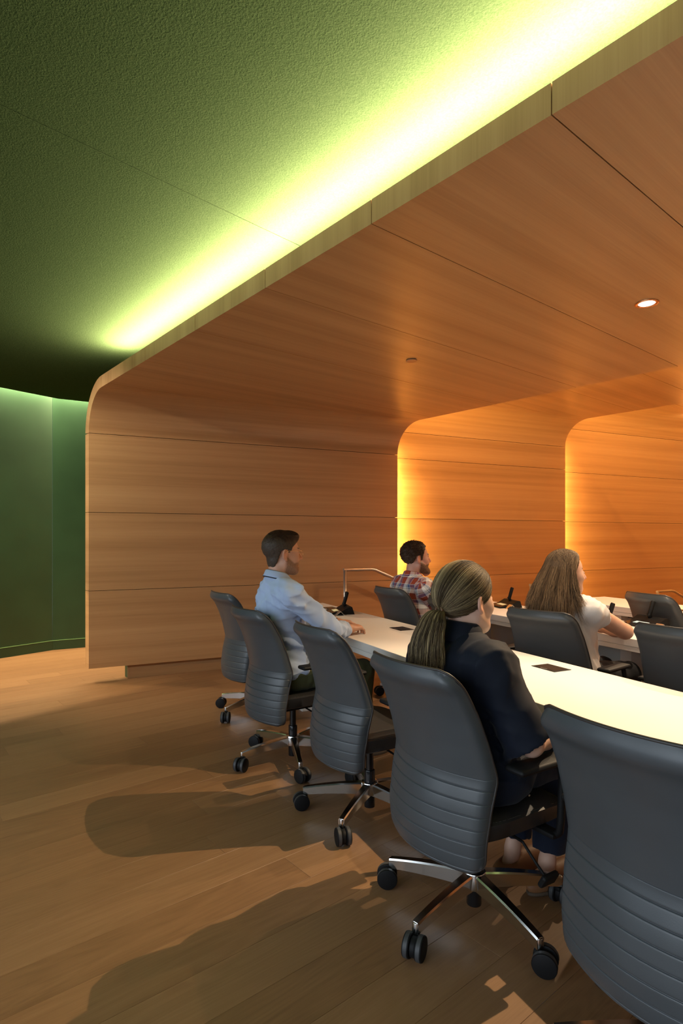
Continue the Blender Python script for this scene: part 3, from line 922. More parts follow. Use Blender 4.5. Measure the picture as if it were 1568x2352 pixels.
# ------------------------------------------------------------------ handrails
def handrail(px, py, z, level, drop_len, drop, label):
    base = Vector((px, py, 0))
    e = empty('handrail', base)
    r = .019
    bm = bmesh.new(); add_cyl(bm, (0, 0, 0), (0, 0, z), r, r, 20)
    link('post', bm_mesh('post', bm, True), STEEL, e)
    p = [Vector((0, 0, z)), EW * level + Vector((0, 0, z)), EW * (level + drop_len) + Vector((0, 0, z - drop))]
    bm = bmesh.new()
    add_tube(bm, [p[0] - EW * .019, p[0].lerp(p[1], .9), p[1].lerp(p[2], .03), p[2]], r, 20)
    link('rail', auto_smooth(bm_mesh('rail', bm, True), 40), STEEL, e)
    bm = bmesh.new(); q = p[2]; add_cyl(bm, (q.x, q.y, 0), (q.x, q.y, q.z), r, r, 20)
    link('post', bm_mesh('post', bm, True), STEEL, e)
    bm = bmesh.new()
    for qq in (Vector((0, 0, 0)), q): add_cyl(bm, (qq.x, qq.y, 0), (qq.x, qq.y, .008), .045, .045, 20)
    link('floor_flange', bm_mesh('floor_flange', bm), STEEL, e)
    tag(e, label, 'handrail', 'steel handrails along the wood wall')
def rail_at(x, y, m):
    rt = (x - 784) / FPX; d = m / (ET.y + ET.x * rt); return rt * d, d, H - (y - 1235) * d / FPX
X, Y, Z = rail_at(792, 1309, 5.80); handrail(X, Y, Z, .36, .85, .36, 'steel handrail behind the nearest table, left of the man in plaid')
X, Y, Z = rail_at(1219, 1344, 5.95); handrail(X, Y, Z, .36, .85, .36, 'steel handrail half hidden by the long wavy hair')
X, Y, Z = rail_at(1510, 1359, 6.15); handrail(X, Y, Z, .36, .85, .36, 'steel handrail at the far right, behind the third table')

# concealed sprinkler cap in the ceiling
bm = bmesh.new(); add_cyl(bm, (0, 0, -.010), (0, 0, -.004), .040, .042, 32, bev=.002); add_cyl(bm, (0, 0, -.004), (0, 0, 0), .030, .030, 24)
sp = link('sprinkler_cap', bm_mesh('sprinkler_cap', bm), new_mat('sprinkler_copper', (.50, .24, .10), .45)); 
_d = FPX * (ZC1 - H) / (1235 - 827.0); sp.location = ((945 - 784) / FPX * _d, _d, ZC1)
tag(sp, 'small round copper-coloured cap in the near wood ceiling', 'sprinkler')
# ------------------------------------------------------------------ people: smooth implicit surfaces turned into meshes
def V3(*a): return np.array(a, dtype=np.float64)
def axis_coords(lo, hi, base, fine):
    """grid lines from lo to hi, with a finer step inside the (a, b, step) ranges"""
    out = [lo]
    while out[-1] < hi:
        x = out[-1]; s = base
        for (a, b, st) in fine:
            if a - .02 <= x <= b + .02: s = min(s, st)
        out.append(x + s)
    return np.array(out, dtype=np.float32)
def p_cone(a, b, ra, rb, k=.02, cuts=()): return dict(t='c', a=np.array(a, float), b=np.array(b, float), ra=ra, rb=rb, k=k, cuts=cuts)
def p_ell(c, r, M=None, k=.02, cuts=(), sub=False): return dict(t='e', c=np.array(c, float), r=np.array(r, float), M=np.eye(3) if M is None else M, k=k, cuts=cuts, sub=sub)
def p_fun(f, lo, hi, k=.005): return dict(t='f', f=f, lo=np.array(lo, float), hi=np.array(hi, float), k=k)
def prim_bounds(p):
    if p['t'] == 'c':
        r = max(p['ra'], p['rb']); return np.minimum(p['a'], p['b']) - r, np.maximum(p['a'], p['b']) + r
    if p['t'] == 'e':
        e = np.sqrt(((p['M'] * p['r'][None, :]) ** 2).sum(1)); return p['c'] - e, p['c'] + e
    return p['lo'], p['hi']
def prim_eval(p, X, Y, Z):
    if p['t'] == 'c':
        a, b = p['a'], p['b']; ba = b - a; L2 = float(ba @ ba) + 1e-12
        dx, dy, dz = X - a[0], Y - a[1], Z - a[2]
        t = np.clip((dx * ba[0] + dy * ba[1] + dz * ba[2]) / L2, 0, 1)
        d = np.sqrt((dx - t * ba[0]) ** 2 + (dy - t * ba[1]) ** 2 + (dz - t * ba[2]) ** 2) - (p['ra'] + (p['rb'] - p['ra']) * t)
    elif p['t'] == 'e':
        c, r, M = p['c'], p['r'], p['M']
        dx, dy, dz = X - c[0], Y - c[1], Z - c[2]
        u = dx * M[0, 0] + dy * M[1, 0] + dz * M[2, 0]
        v = dx * M[0, 1] + dy * M[1, 1] + dz * M[2, 1]
        w = dx * M[0, 2] + dy * M[1, 2] + dz * M[2, 2]
        k0 = np.sqrt((u / r[0]) ** 2 + (v / r[1]) ** 2 + (w / r[2]) ** 2)
        k1 = np.sqrt((u / r[0] ** 2) ** 2 + (v / r[1] ** 2) ** 2 + (w / r[2] ** 2) ** 2) + 1e-9
        d = k0 * (k0 - 1) / k1
    else:
        d = p['f'](X, Y, Z)
    for (pt, n) in p.get('cuts', ()):
        d = np.maximum(d, (X - pt[0]) * n[0] + (Y - pt[1]) * n[1] + (Z - pt[2]) * n[2])
    return d
def polygonise(prims, base=.010, fine=((), (), ()), disp=None, margin=.03):
    los, his = zip(*[prim_bounds(p) for p in prims if not p.get('sub')])
    lo = np.min(los, 0) - margin; hi = np.max(his, 0) + margin
    ax = [axis_coords(lo[i], hi[i], base, fine[i]) for i in range(3)]
    F = np.full([len(a) for a in ax], .06, dtype=np.float32)
    for p in prims:
        a, b = prim_bounds(p); mg = max(.025, p['k'] + .012)
        sl = [slice(max(0, np.searchsorted(ax[i], a[i] - mg) - 1), np.searchsorted(ax[i], b[i] + mg) + 1) for i in range(3)]
        X = ax[0][sl[0]][:, None, None]; Y = ax[1][sl[1]][None, :, None]; Z = ax[2][sl[2]][None, None, :]
        d = prim_eval(p, X, Y, Z).astype(np.float32)
        cur = F[sl[0], sl[1], sl[2]]
        k = p['k']
        if p.get('sub'):
            d = -d; h = np.maximum(k - np.abs(cur - d), 0) / k
            F[sl[0], sl[1], sl[2]] = np.maximum(cur, d) + h * h * k * .25
        else:
            h = np.maximum(k - np.abs(cur - d), 0) / k
            F[sl[0], sl[1], sl[2]] = np.minimum(cur, d) - h * h * k * .25
    if disp is not None:
        F += disp(ax[0][:, None, None], ax[1][None, :, None], ax[2][None, None, :]).astype(np.float32)
    F[0] = F[-1] = .05; F[:, 0] = F[:, -1] = .05; F[:, :, 0] = F[:, :, -1] = .05
    ins = F < 0
    nx, ny, nz = F.shape
    cnt = np.zeros((nx - 1, ny - 1, nz - 1), np.uint8)
    for i in (0, 1):
        for j in (0, 1):
            for k in (0, 1): cnt += ins[i:nx - 1 + i, j:ny - 1 + j, k:nz - 1 + k]
    I, J, K = np.nonzero((cnt > 0) & (cnt < 8))
    idx = np.full((nx - 1, ny - 1, nz - 1), -1, np.int32); idx[I, J, K] = np.arange(len(I))
    corners = [(i, j, k) for i in (0, 1) for j in (0, 1) for k in (0, 1)]
    val = {c: F[I + c[0], J + c[1], K + c[2]] for c in corners}
    pos = {c: np.stack([ax[0][I + c[0]], ax[1][J + c[1]], ax[2][K + c[2]]], 1).astype(np.float64) for c in corners}
    acc = np.zeros((len(I), 3)); n = np.zeros(len(I))
    for a in corners:
        for d in range(3):
            if a[d] == 0:
                b = tuple(1 if q == d else a[q] for q in range(3))
                va, vb = val[a], val[b]; m = (va < 0) != (vb < 0)
                t = np.where(m, va / np.where(m, va - vb, 1), 0)
                acc += np.where(m[:, None], pos[a] + (pos[b] - pos[a]) * t[:, None], 0); n += m
    verts = acc / n[:, None]
    quads = []
    for d in range(3):
        e = [slice(None)] * 3; f = [slice(None)] * 3
        e[d] = slice(0, -1); f[d] = slice(1, None)
        A = ins[tuple(e)]; B = ins[tuple(f)]
        i, j, k = np.nonzero(A != B)
        o1, o2 = [q for q in range(3) if q != d]
        P = [i, j, k]
        ok = (P[o1] > 0) & (P[o2] > 0) & (P[o1] < F.shape[o1] - 1) & (P[o2] < F.shape[o2] - 1)
        P = [q[ok] for q in P]; inside = A[tuple(P)]
        def cell(da, db):
            Q = [P[0], P[1], P[2]]; Q[o1] = Q[o1] - da; Q[o2] = Q[o2] - db
            return idx[Q[0], Q[1], Q[2]]
        q = np.stack([cell(0, 0), cell(1, 0), cell(1, 1), cell(0, 1)], 1)
        flip = inside if d != 1 else ~inside
        q[flip] = q[flip][:, ::-1]
        quads.append(q)
    q = np.concatenate(quads)
    q = q[(q >= 0).all(1)]
    return verts, q[:, ::-1]
def relax(verts, quads, it=2, w=.5):
    e = np.concatenate([quads[:, [0, 1]], quads[:, [1, 2]], quads[:, [2, 3]], quads[:, [3, 0]]])
    e = np.concatenate([e, e[:, ::-1]])
    for _ in range(it):
        s = np.zeros_like(verts); n = np.zeros(len(verts))
        np.add.at(s, e[:, 0], verts[e[:, 1]]); np.add.at(n, e[:, 0], 1)
        verts = verts * (1 - w) + s / np.maximum(n, 1)[:, None] * w
    return verts
def np_mesh(name, verts, faces, origin, col=None, smooth=True):
    me = bpy.data.meshes.new(name)
    nv, nf, k = len(verts), len(faces), faces.shape[1]
    me.vertices.add(nv); me.loops.add(nf * k); me.polygons.add(nf)
    me.vertices.foreach_set('co', (verts - np.array(origin)).astype(np.float32).ravel())
    me.loops.foreach_set('vertex_index', faces.astype(np.int32).ravel())
    me.polygons.foreach_set('loop_start', np.arange(0, nf * k, k, dtype=np.int32))
    me.polygons.foreach_set('use_smooth', np.full(nf, smooth))
    me.update(calc_edges=True); me.validate()
    if col is not None:
        a = me.color_attributes.new('col', 'FLOAT_COLOR', 'POINT')
        c = np.ones((nv, 4), np.float32); c[:, :3] = col
        a.data.foreach_set('color', c.ravel())
    return me
def attr_mat(name, rough, spec=.4, sss=0.0, noise=0.0):
    m = new_mat(name, (.5, .5, .5), rough, spec=spec); t = NT(m)
    a = t.n('ShaderNodeVertexColor'); a.layer_name = 'col'
    t.base(a.outputs['Color'])
    if sss:
        t.b.inputs['Subsurface Weight'].default_value = sss
        t.b.inputs['Subsurface Radius'].default_value = (.012, .004, .002); t.b.inputs['Subsurface Scale'].default_value = 1.0
    return m
SKIN = attr_mat('skin', .48, .4)
HAIR = attr_mat('hair', .55, .22)
def cloth_mat(name, c, rough=.8, weave=900, var=.12):
    m = new_mat(name, c, rough, spec=.25); t = NT(m); co = t.coord('Object')
    n1 = t.noise(co, weave, 1.0, .5); n2 = t.noise(co, 9.0, 3.0, .6)
    t.base(t.mix(n2, tuple(x * (1 - var) for x in c), tuple(min(1, x * (1 + var)) for x in c)))
    t.bump(n1, .15, .001)
    m.node_tree.nodes['Principled BSDF'].inputs['Sheen Weight'].default_value = .05
    return m
def folds(seed, amp=.004, lo=.05, hi=.13, n=7, sharp=3):
    r = np.random.RandomState(seed); W = []
    for i in range(n):
        d = r.normal(size=3); d[2] *= .55; d /= np.linalg.norm(d)
        W.append((d * 2 * PI / r.uniform(lo, hi), r.uniform(0, 6.28), r.uniform(.4, 1) * amp, i < sharp, r.normal(size=3) * 9, r.uniform(0, 6)))
    def f(X, Y, Z):
        s = 0
        for (k, ph, a, sh, k2, p2) in W:
            w = .5 + .5 * np.sin(X * k2[0] + Y * k2[1] + Z * k2[2] + p2)
            q = np.sin(X * k[0] + Y * k[1] + Z * k[2] + ph + 1.2 * np.sin(X * 11 + Z * 13 + ph))
            s = s + (a * (.7 - 1.7 * (1 - np.abs(q)) ** 2) * w if sh else a * q * .7 * w)
        return s
    return f
def rotz(deg):
    a = R(deg); return np.array([[math.cos(a), math.sin(a), 0], [-math.sin(a), math.cos(a), 0], [0, 0, 1.0]])   # clockwise from +Y: columns = local x, y, z
def frame(face_deg, pitch=0.0, roll=0.0):
    """columns: right, forward, up for someone who faces face_deg clockwise of the view direction"""
    a = R(face_deg); f = np.array([math.sin(a), math.cos(a), 0]); r = np.array([math.cos(a), -math.sin(a), 0]); u = np.array([0, 0, 1.0])
    p = R(pitch); f2 = f * math.cos(p) + u * math.sin(p); u2 = u * math.cos(p) - f * math.sin(p)
    q = R(roll); r3 = r * math.cos(q) + u2 * math.sin(q); u3 = u2 * math.cos(q) - r * math.sin(q)
    return np.stack([r3, f2, u3], 1)

def head_prims(C, M, s=1.0, male=True, beard=0.0):
    def P(x, y, z): return C + M @ (np.array([x, y, z]) * s)
    def E(c, r, k=.015, sub=False, rot=None):
        return p_ell(P(*c), np.array(r) * s, M if rot is None else M @ rot, k, (), sub)
    j = 1.0 if male else .9
    pr = [E((0, -.014, .032), (.0755, .099, .084)), E((0, .030, -.025), (.064 * (1 if male else .96), .064, .088), .03),
          E((0, .038, -.082), (.050 * j, .048, .034), .025), p_cone(P(0, .078, -.104), P(0, .080, -.100), .019 * s * j, .019 * s * j, .025),
          p_cone(P(-.052 * j, .004, -.064), P(-.024, .066, -.098), .019 * s * j, .018 * s * j, .04), p_cone(P(.052 * j, .004, -.064), P(.024, .066, -.098), .019 * s * j, .018 * s * j, .04),
          E((.036, .060, -.030), (.026, .026, .026), .03), E((-.036, .060, -.030), (.026, .026, .026), .03)]
    if male: pr.append(p_cone(P(-.032, .082, .016), P(.032, .082, .016), .011 * s, .011 * s, .018))
    pr += [p_cone(P(0, .090, .010), P(0, .114, -.030), .0085 * s, .0115 * s, .012), p_cone(P(-.011, .100, -.036), P(.011, .100, -.036), .0085 * s, .0085 * s, .008),
           p_cone(P(-.017, .088, -.059), P(.017, .088, -.059), .0075 * s, .0075 * s, .010), p_cone(P(-.014, .087, -.070), P(.014, .087, -.070), .0082 * s, .0082 * s, .008)]
    for sx in (-1, 1):
        pr.append(E((sx * .031, .098, .000), (.016, .012, .011), .014, True))
        pr.append(E((sx * .031, .082, .000), (.0125, .0125, .0115), .004))
        rot = frame(-sx * 22)
        pr.append(E((sx * .0795, -.012, -.012), (.0075, .019, .031), .006, False, rot))
        pr.append(E((sx * .0765, -.004, -.040), (.007, .010, .010), .006, False, rot))
        pr.append(E((sx * .086, -.006, -.010), (.0075, .0115, .021), .004, True, rot))
    return pr
def hand_prims(wrist, d, nrm, side, curl=.35, s=1.0, spread=.1):
    """d: direction of the fingers, nrm: back of the hand, side: +1 the thumb lies towards d x nrm"""
    d = np.array(d, float); d /= np.linalg.norm(d)
    nrm = np.array(nrm, float); nrm -= d * (nrm @ d); nrm /= np.linalg.norm(nrm)
    t = np.cross(d, nrm) * side
    W0 = np.array(wrist, float)
    def P(a, b, c): return W0 + d * a * s + t * b * s + nrm * c * s
    pr = [p_cone(P(-.02, 0, 0), P(.02, 0, 0), .024 * s, .026 * s, .02)]
    for (b, L) in ((.026, .088), (.009, .092), (-.009, .088), (-.026, .080)):
        pr.append(p_cone(P(.018, b * .75, 0), P(L, b, .002), .0150 * s, .0125 * s, .014))
    for i, (b, L, r, kn) in enumerate(((.028, .074, .0088, .089), (.0095, .082, .0092, .093), (-.0095, .076, .0088, .089), (-.028, .060, .0078, .081))):
        ang = 0.0; p = P(kn, b, .001); fr = (.45, .31, .24)
        for q, f in enumerate(fr):
            ang += curl * (.8, 1.0, .7)[q]
            dirv = d * math.cos(ang) - nrm * math.sin(ang) + t * (b / .028 * spread)
            p2 = p + dirv / np.linalg.norm(dirv) * L * f * s
            pr.append(p_cone(p, p2, r * (1 - .10 * q) * s, r * (1 - .10 * (q + 1)) * s, .004)); p = p2
    a = P(.012, .020, -.004); b = P(.048, .050, -.014); c = P(.078, .058, -.020); e = P(.102, .056, -.026)
    pr += [p_cone(a, b, .0165 * s, .0125 * s, .012), p_cone(b, c, .0115 * s, .0098 * s, .005), p_cone(c, e, .0096 * s, .0078 * s, .004)]
    return pr
def limb(pts, rs, k=.02):
    return [p_cone(pts[i], pts[i + 1], rs[i], rs[i + 1], k) for i in range(len(pts) - 1)]
def torso(pose, g=0.0, female=False):
    """trunk primitives; g grows every radius (clothes)"""
    F = pose['F']; P, C, N, SL, SR, A = pose['pelvis'], pose['chest'], pose['neck'], pose['SL'], pose['SR'], pose['belly']
    w = pose.get('w', 1.0); b = pose.get('bulk', 1.0)
    pr = [p_ell(P, ((.172 if female else .165) * w + g, .125 * b + g, .115 + g), F, .06),
          p_ell(A, (.140 * w * b + g, .112 * b + g, .135 + g), pose.get('FB', F), .08),
          p_ell(C, (.150 * w + g, .110 * b + g, .150 + g), pose.get('FB', F), .08),
          p_cone(SL * .82 + C * .18 + V3(0, 0, .02), SR * .82 + C * .18 + V3(0, 0, .02), .058 + g, .058 + g, .06)]
    for S in (SL, SR):
        pr.append(p_cone(N + V3(0, 0, .005), S * .8 + N * .2, .046 + g * .6, .046 + g, .05))
    return pr
def ring_band(name, c, M, rx, ry, prof, front_drop, gap, mat, parent, origin, n=60, thick=.0018):
    """folded collar; prof: list of (dr, dz); gap: half opening angle at the front (degrees)"""
    V = []; Fc = []
    A = np.linspace(R(90 + gap), R(450 - gap), n)
    m = len(prof)
    for a in A:
        fr = max(0, math.sin(a)) ** 2
        for (dr, dz) in prof:
            p = np.array([(rx + dr) * math.cos(a), (ry + dr) * math.sin(a), dz - front_drop * fr])
            V.append(c + M @ p - np.array(origin))
    for i in range(n - 1):
        for j in range(m - 1): Fc.append((i * m + j, i * m + j + 1, (i + 1) * m + j + 1, (i + 1) * m + j))
    me = mesh(name, V, Fc, smooth=True)
    o = link(name, me, mat, parent)
    md = o.modifiers.new('thickness', 'SOLIDIFY'); md.thickness = thick; md.offset = 0
    return o
def strands_mesh(name, paths, rads, cols, origin, seg=4):
    """many hair strands as thin tubes in one mesh; paths (n, k, 3)"""
    paths = np.asarray(paths); n, k, _ = paths.shape
    T = np.gradient(paths, axis=1); T /= np.linalg.norm(T, axis=2, keepdims=True) + 1e-9
    ref = np.zeros_like(T); ref[..., 0] = .3; ref[..., 1] = .5; ref[..., 2] = .81
    S = np.cross(T, ref); S /= np.linalg.norm(S, axis=2, keepdims=True) + 1e-9
    U = np.cross(S, T)
    prof = np.interp(np.linspace(0, 1, k), [0, .08, .7, 1], [.5, 1, 1, .12])
    rr = np.asarray(rads)[:, None] * prof[None, :]
    ring = []
    for q in range(seg):
        a = 2 * PI * q / seg
        ring.append(paths + (S * math.cos(a) + U * math.sin(a)) * rr[..., None])
    Vv = np.stack(ring, 2).reshape(-1, 3)
    base = np.arange(n)[:, None, None] * k * seg + np.arange(k - 1)[None, :, None] * seg
    q = np.arange(seg)[None, None, :]
    a = base + q; b = base + (q + 1) % seg
    Fq = np.stack([a, b, b + seg, a + seg], -1).reshape(-1, 4)
    c = np.repeat(np.asarray(cols), k * seg, axis=0) if np.asarray(cols).ndim == 2 else np.asarray(cols).reshape(-1, 1, 3).repeat(seg, 1).reshape(-1, 3)
    return Vv, Fq, c

def build_person(name, label, pose, head, body_prims, skin, skincol_fn, fine_boxes, base=.011):
    prims = body_prims
    fine = [[(b[0][i], b[1][i], b[2]) for b in fine_boxes] for i in range(3)]
    v, q = polygonise(prims, base, fine)
    v = relax(v, q, 1, .35)
    col = skincol_fn(v)
    org = pose['root']
    o = link(name, np_mesh('body', v, q, org, col), SKIN); o.location = org
    tag(o, label, 'person')
    return o
def cloth(name, prims, mat, parent, seed, amp=.004, base=.010, it=1, col=None, lo=.05, hi=.13):
    v, q = polygonise(prims, base, ((), (), ()), folds(seed, amp, lo, hi))
    v = relax(v, q, it, .4)
    me = np_mesh(name, v, q, parent.location, None if col is None else col(v))
    return link(name, me, mat, parent)
def head_local(v, C, M, s): return ((v - C) @ M) / s
def lerp3(a, b, t): return a[None, :] * (1 - t[:, None]) + b[None, :] * t[:, None]
def sstep(a, b, x): t = np.clip((x - a) / (b - a), 0, 1); return t * t * (3 - 2 * t)
def skin_colours(C, M, s, skin, lips, brow, beard=None, beard_amt=0.0, full=False, seed=1):
    skin = np.array(skin); lips = np.array(lips); brow = np.array(brow)
    def f(v):
        r = np.random.RandomState(seed)
        L = head_local(v, C, M, s); x, y, z = L.T
        c = np.repeat(skin[None, :], len(v), 0) * (1 + .05 * np.sin(v[:, :1] * 90) * np.sin(v[:, 2:] * 75))
        inhead = (np.abs(x) < .1) & (np.abs(y) < .13) & (np.abs(z) < .13)
        m = inhead * (y > .083) * sstep(.024, .016, np.abs(x)) * sstep(-.079, -.074, z) * sstep(-.053, -.057, z)
        c = c * (1 - m[:, None]) + lips * m[:, None]
        m = inhead * (y > .07) * sstep(.020, .023, z) * sstep(.031, .028, z) * sstep(.010, .014, np.abs(x)) * sstep(.050, .045, np.abs(x))
        c = c * (1 - m[:, None] * .9) + brow * m[:, None] * .9
        # eyes: white, then iris
        ex = np.abs(x) - .031; m = inhead * (y > .086) * ((ex / .0125) ** 2 + (z / .0052) ** 2 < 1)
        c[m > 0] = (.55, .5, .47); m = inhead * (y > .088) * ((ex / .0055) ** 2 + (z / .0052) ** 2 < 1); c[m > 0] = (.03, .02, .015)
        m = inhead * (y > .08) * ((ex / .015) ** 2 + ((z - .0065) / .0022) ** 2 < 1); c[m > 0] = brow
        red = inhead * np.exp(-(((y - .11) / .02) ** 2 + ((z + .03) / .02) ** 2 + (x / .02) ** 2)) * .25 + inhead * sstep(.072, .08, np.abs(x)) * .25
        c = c * (1 + red[:, None] * np.array([.35, -.12, -.2]))
        if beard is not None:
            up = -.050 + np.where(full, .0, 0) + .0 * y
            line = np.interp(y, [-.02, .02, .05, .08, .12], [.0, -.030, -.052, -.045, -.044])
            m = inhead * sstep(.0, .014, line - z) * sstep(-.012, .012, y) * (np.abs(x) < .09) * (z > -.15)
            m = m * (1 - sstep(.018, .012, np.abs(x)) * sstep(-.080, -.076, z) * sstep(-.052, -.057, z) * (y > .083))
            n = .75 + .5 * r.rand(len(v))
            a = np.clip(m * beard_amt * n, 0, 1)[:, None]
            c = c * (1 - a) + np.array(beard) * a
        return np.clip(c, 0, 1)
    return f
def hair_cap(C, M, s, zline, r=(.084, .107, .093), c0=(0, -.016, .036), noise=.0, seed=3, extra=(), cut_front=None):
    """short hair or the under-layer of long hair; zline: y -> lowest z"""
    ys, zs = zip(*zline)
    rr = np.random.RandomState(seed); K = [(rr.normal(size=3) * 2 * PI / rr.uniform(.012, .03), rr.uniform(0, 6)) for _ in range(9)]
    def f(X, Y, Z):
        X, Y, Z = np.broadcast_arrays(X, Y, Z)
        dx, dy, dz = X - C[0], Y - C[1], Z - C[2]
        x = (dx * M[0, 0] + dy * M[1, 0] + dz * M[2, 0]) / s; y = (dx * M[0, 1] + dy * M[1, 1] + dz * M[2, 1]) / s; z = (dx * M[0, 2] + dy * M[1, 2] + dz * M[2, 2]) / s
        u, v, w = x - c0[0], y - c0[1], z - c0[2]
        k0 = np.sqrt((u / r[0]) ** 2 + (v / r[1]) ** 2 + (w / r[2]) ** 2); k1 = np.sqrt((u / r[0] ** 2) ** 2 + (v / r[1] ** 2) ** 2 + (w / r[2] ** 2) ** 2) + 1e-9
        d = k0 * (k0 - 1) / k1
        for (ec, er) in extra:
            a, b, e = x - ec[0], y - ec[1], z - ec[2]
            q0 = np.sqrt((a / er[0]) ** 2 + (b / er[1]) ** 2 + (e / er[2]) ** 2); q1 = np.sqrt((a / er[0] ** 2) ** 2 + (b / er[1] ** 2) ** 2 + (e / er[2] ** 2) ** 2) + 1e-9
            d2 = q0 * (q0 - 1) / q1; h = np.maximum(.012 - np.abs(d - d2), 0) / .012; d = np.minimum(d, d2) - h * h * .003
        if noise:
            for (k, ph) in K: d = d + noise * np.sin(dx * k[0] + dy * k[1] + dz * k[2] + ph) / 3
        zl = np.interp(y, ys, zs)
        d = np.maximum(d, (zl - z) * .75)
        return d * s
    return p_fun(f, C - .14 * s, C + .15 * s)
SHOE = new_mat('brown_shoe', (.20, .09, .035), .45)
SOLE = new_mat('shoe_sole', (.10, .07, .045), .7)
def fwd(deg): a = R(deg); return V3(math.sin(a), math.cos(a), 0), V3(math.cos(a), -math.sin(a), 0)
UPV = V3(0, 0, 1)
def legs_prims(pose, g=0.0, upto=None):
    pr = []
    for S in ('R', 'L'):
        h, k, a = pose['hip' + S], pose['knee' + S], pose['ank' + S]
        pr += [p_cone(h, k, .086 + g, .060 + g, .03)]
        if upto is None: pr += [p_cone(k, k * .62 + a * .38, .058 + g, .056 + g, .02), p_cone(k * .62 + a * .38, a, .056 + g, .037 + g, .02)]
        else:
            e = k * (1 - upto) + a * upto; n = (a - k) / np.linalg.norm(a - k)
            pr += [p_cone(k, k * .55 + a * .45, .060 + g, .060 + g, .02), p_cone(k * .55 + a * .45, e + n * .05, .060 + g, .050 + g, .02, ((e, n),))]
    return pr
def foot_prims(ank, f, s=1.0, g=0.0):
    a = np.array(ank); b = V3(a[0], a[1], .035)
    return [p_cone(a, b - f * .015, .034 * s + g, .032 * s + g, .02), p_cone(b - f * .03, b + f * .12, .031 * s + g, .028 * s + g, .02), p_cone(b + f * .10 + V3(0, 0, -.008), b + f * .175 + V3(0, 0, -.012), .030 * s + g, .020 * s + g, .02)]
def shoe(parent, ank, f, mat, back_open=False, tag_name='shoe'):
    a = np.array(ank); b = V3(a[0], a[1], 0); r = V3(f[1], -f[0], 0)
    M = np.stack([r, f, UPV], 1); fl = ((b + UPV * .014, -UPV),)
    pr = [p_ell(b + f * .047 + UPV * .032, (.050, .160, .052), M, .01, fl), p_ell(b + f * .13 + UPV * .028, (.050, .080, .040), M, .03, fl)]
    if not back_open: pr.append(p_cone(b - f * .03 + UPV * .04, b - f * .03 + UPV * .075, .042, .042, .02))
    else: pr.append(dict(p_ell(b - f * .026 + UPV * .095, (.038, .060, .050), M, .006), sub=True))
    v, q = polygonise(pr, .006)
    o = link(tag_name, np_mesh(tag_name, relax(v, q, 1, .4), q, parent.location), mat, parent)
    v, q = polygonise([p_ell(b + f * .05 + UPV * .012, (.052, .160, .05), M, .01, ((b + UPV * .016, UPV), (b + UPV * .0005, -UPV))), p_ell(b + f * .13 + UPV * .012, (.054, .085, .05), M, .02, ((b + UPV * .016, UPV), (b + UPV * .0005, -UPV)))], .006)
    link('sole', np_mesh('sole', v, q, parent.location), SOLE, o)
    return o
def pose_seat(root, deg, pelvis_z, neck, shoulder_z, sw, knee_f=.45, knee_z=.52, leg_gap=.10, **kw):
    f, r = fwd(deg); p = dict(F=frame(deg), f=f, r=r, root=V3(root[0], root[1], 0))
    p['pelvis'] = V3(root[0], root[1], pelvis_z); p['neck'] = np.array(neck, float)
    P, N = p['pelvis'], p['neck']
    p['belly'] = P * .62 + N * .38 + f * .015; p['chest'] = P * .27 + N * .73 - f * .005
    s = V3(N[0], N[1], shoulder_z)
    p['SR'] = s + r * sw; p['SL'] = s - r * sw
    for S, sg in (('R', 1), ('L', -1)):
        p['hip' + S] = P + r * .085 * sg + f * .02 - UPV * .01
        p['knee' + S] = V3(*(P + f * knee_f + r * leg_gap * sg)[:2], knee_z)
        p['ank' + S] = V3(*(P + f * (knee_f - .03) + r * leg_gap * sg)[:2], .095)
    p.update(kw); return p
def arm_prims(S, E, Wr, g=0.0, r=(.050, .040, .036, .026)):
    m = E * .6 + Wr * .4
    return [p_cone(S, E, r[0] + g, r[1] + g, .03), p_cone(E, m, r[2] + .004 + g, r[2] + .002 + g, .02), p_cone(m, Wr, r[2] + g, r[3] + g, .02)]
def sleeve(S, E, Wr, frac, r0, r1, r2, flare=0.0, k=.03):
    """sleeve over the upper arm and part (frac) of the forearm, cut square at the cuff"""
    pr = [p_cone(S, E, r0, r1, k)]
    if frac > 0:
        e = E * (1 - frac) + Wr * frac; n = (Wr - E) / np.linalg.norm(Wr - E)
        pr.append(p_cone(E, e + n * .05, r1, r2, .02, ((e, n),)))
    return pr
def cuff_ring(parent, E, Wr, frac, rad, width, mat, name='cuff'):
    n = (Wr - E) / np.linalg.norm(Wr - E); c = E * (1 - frac) + Wr * frac
    M = np.array(Vector(n).to_track_quat('Z', 'Y').to_matrix())
    V = []; F = []; m = 28; prof = [(rad - .006, width * .5), (rad + .002, width * .5), (rad + .004, width * .3), (rad + .004, -width * .4), (rad, -width * .5), (rad - .008, -width * .5)]
    for a in range(m):
        t = 2 * PI * a / m
        for (q, z) in prof: V.append(c + M @ V3(q * math.cos(t), q * math.sin(t), z) - np.array(parent.location))
    k = len(prof)
    for a in range(m):
        for j in range(k - 1): F.append((a * k + j, ((a + 1) % m) * k + j, ((a + 1) % m) * k + j + 1, a * k + j + 1))
    return link(name, mesh(name, V, F, smooth=True), mat, parent)
def tube_obj(name, pts, r, mat, parent, seg=8, closed=False):
    bm = bmesh.new(); o = np.array(parent.location) if parent.parent is None else np.array(parent.matrix_world.translation)
    add_tube(bm, [Vector(np.array(p) - o) for p in pts], r, seg, closed=closed)
    return link(name, bm_mesh(name, bm, True), mat, parent)
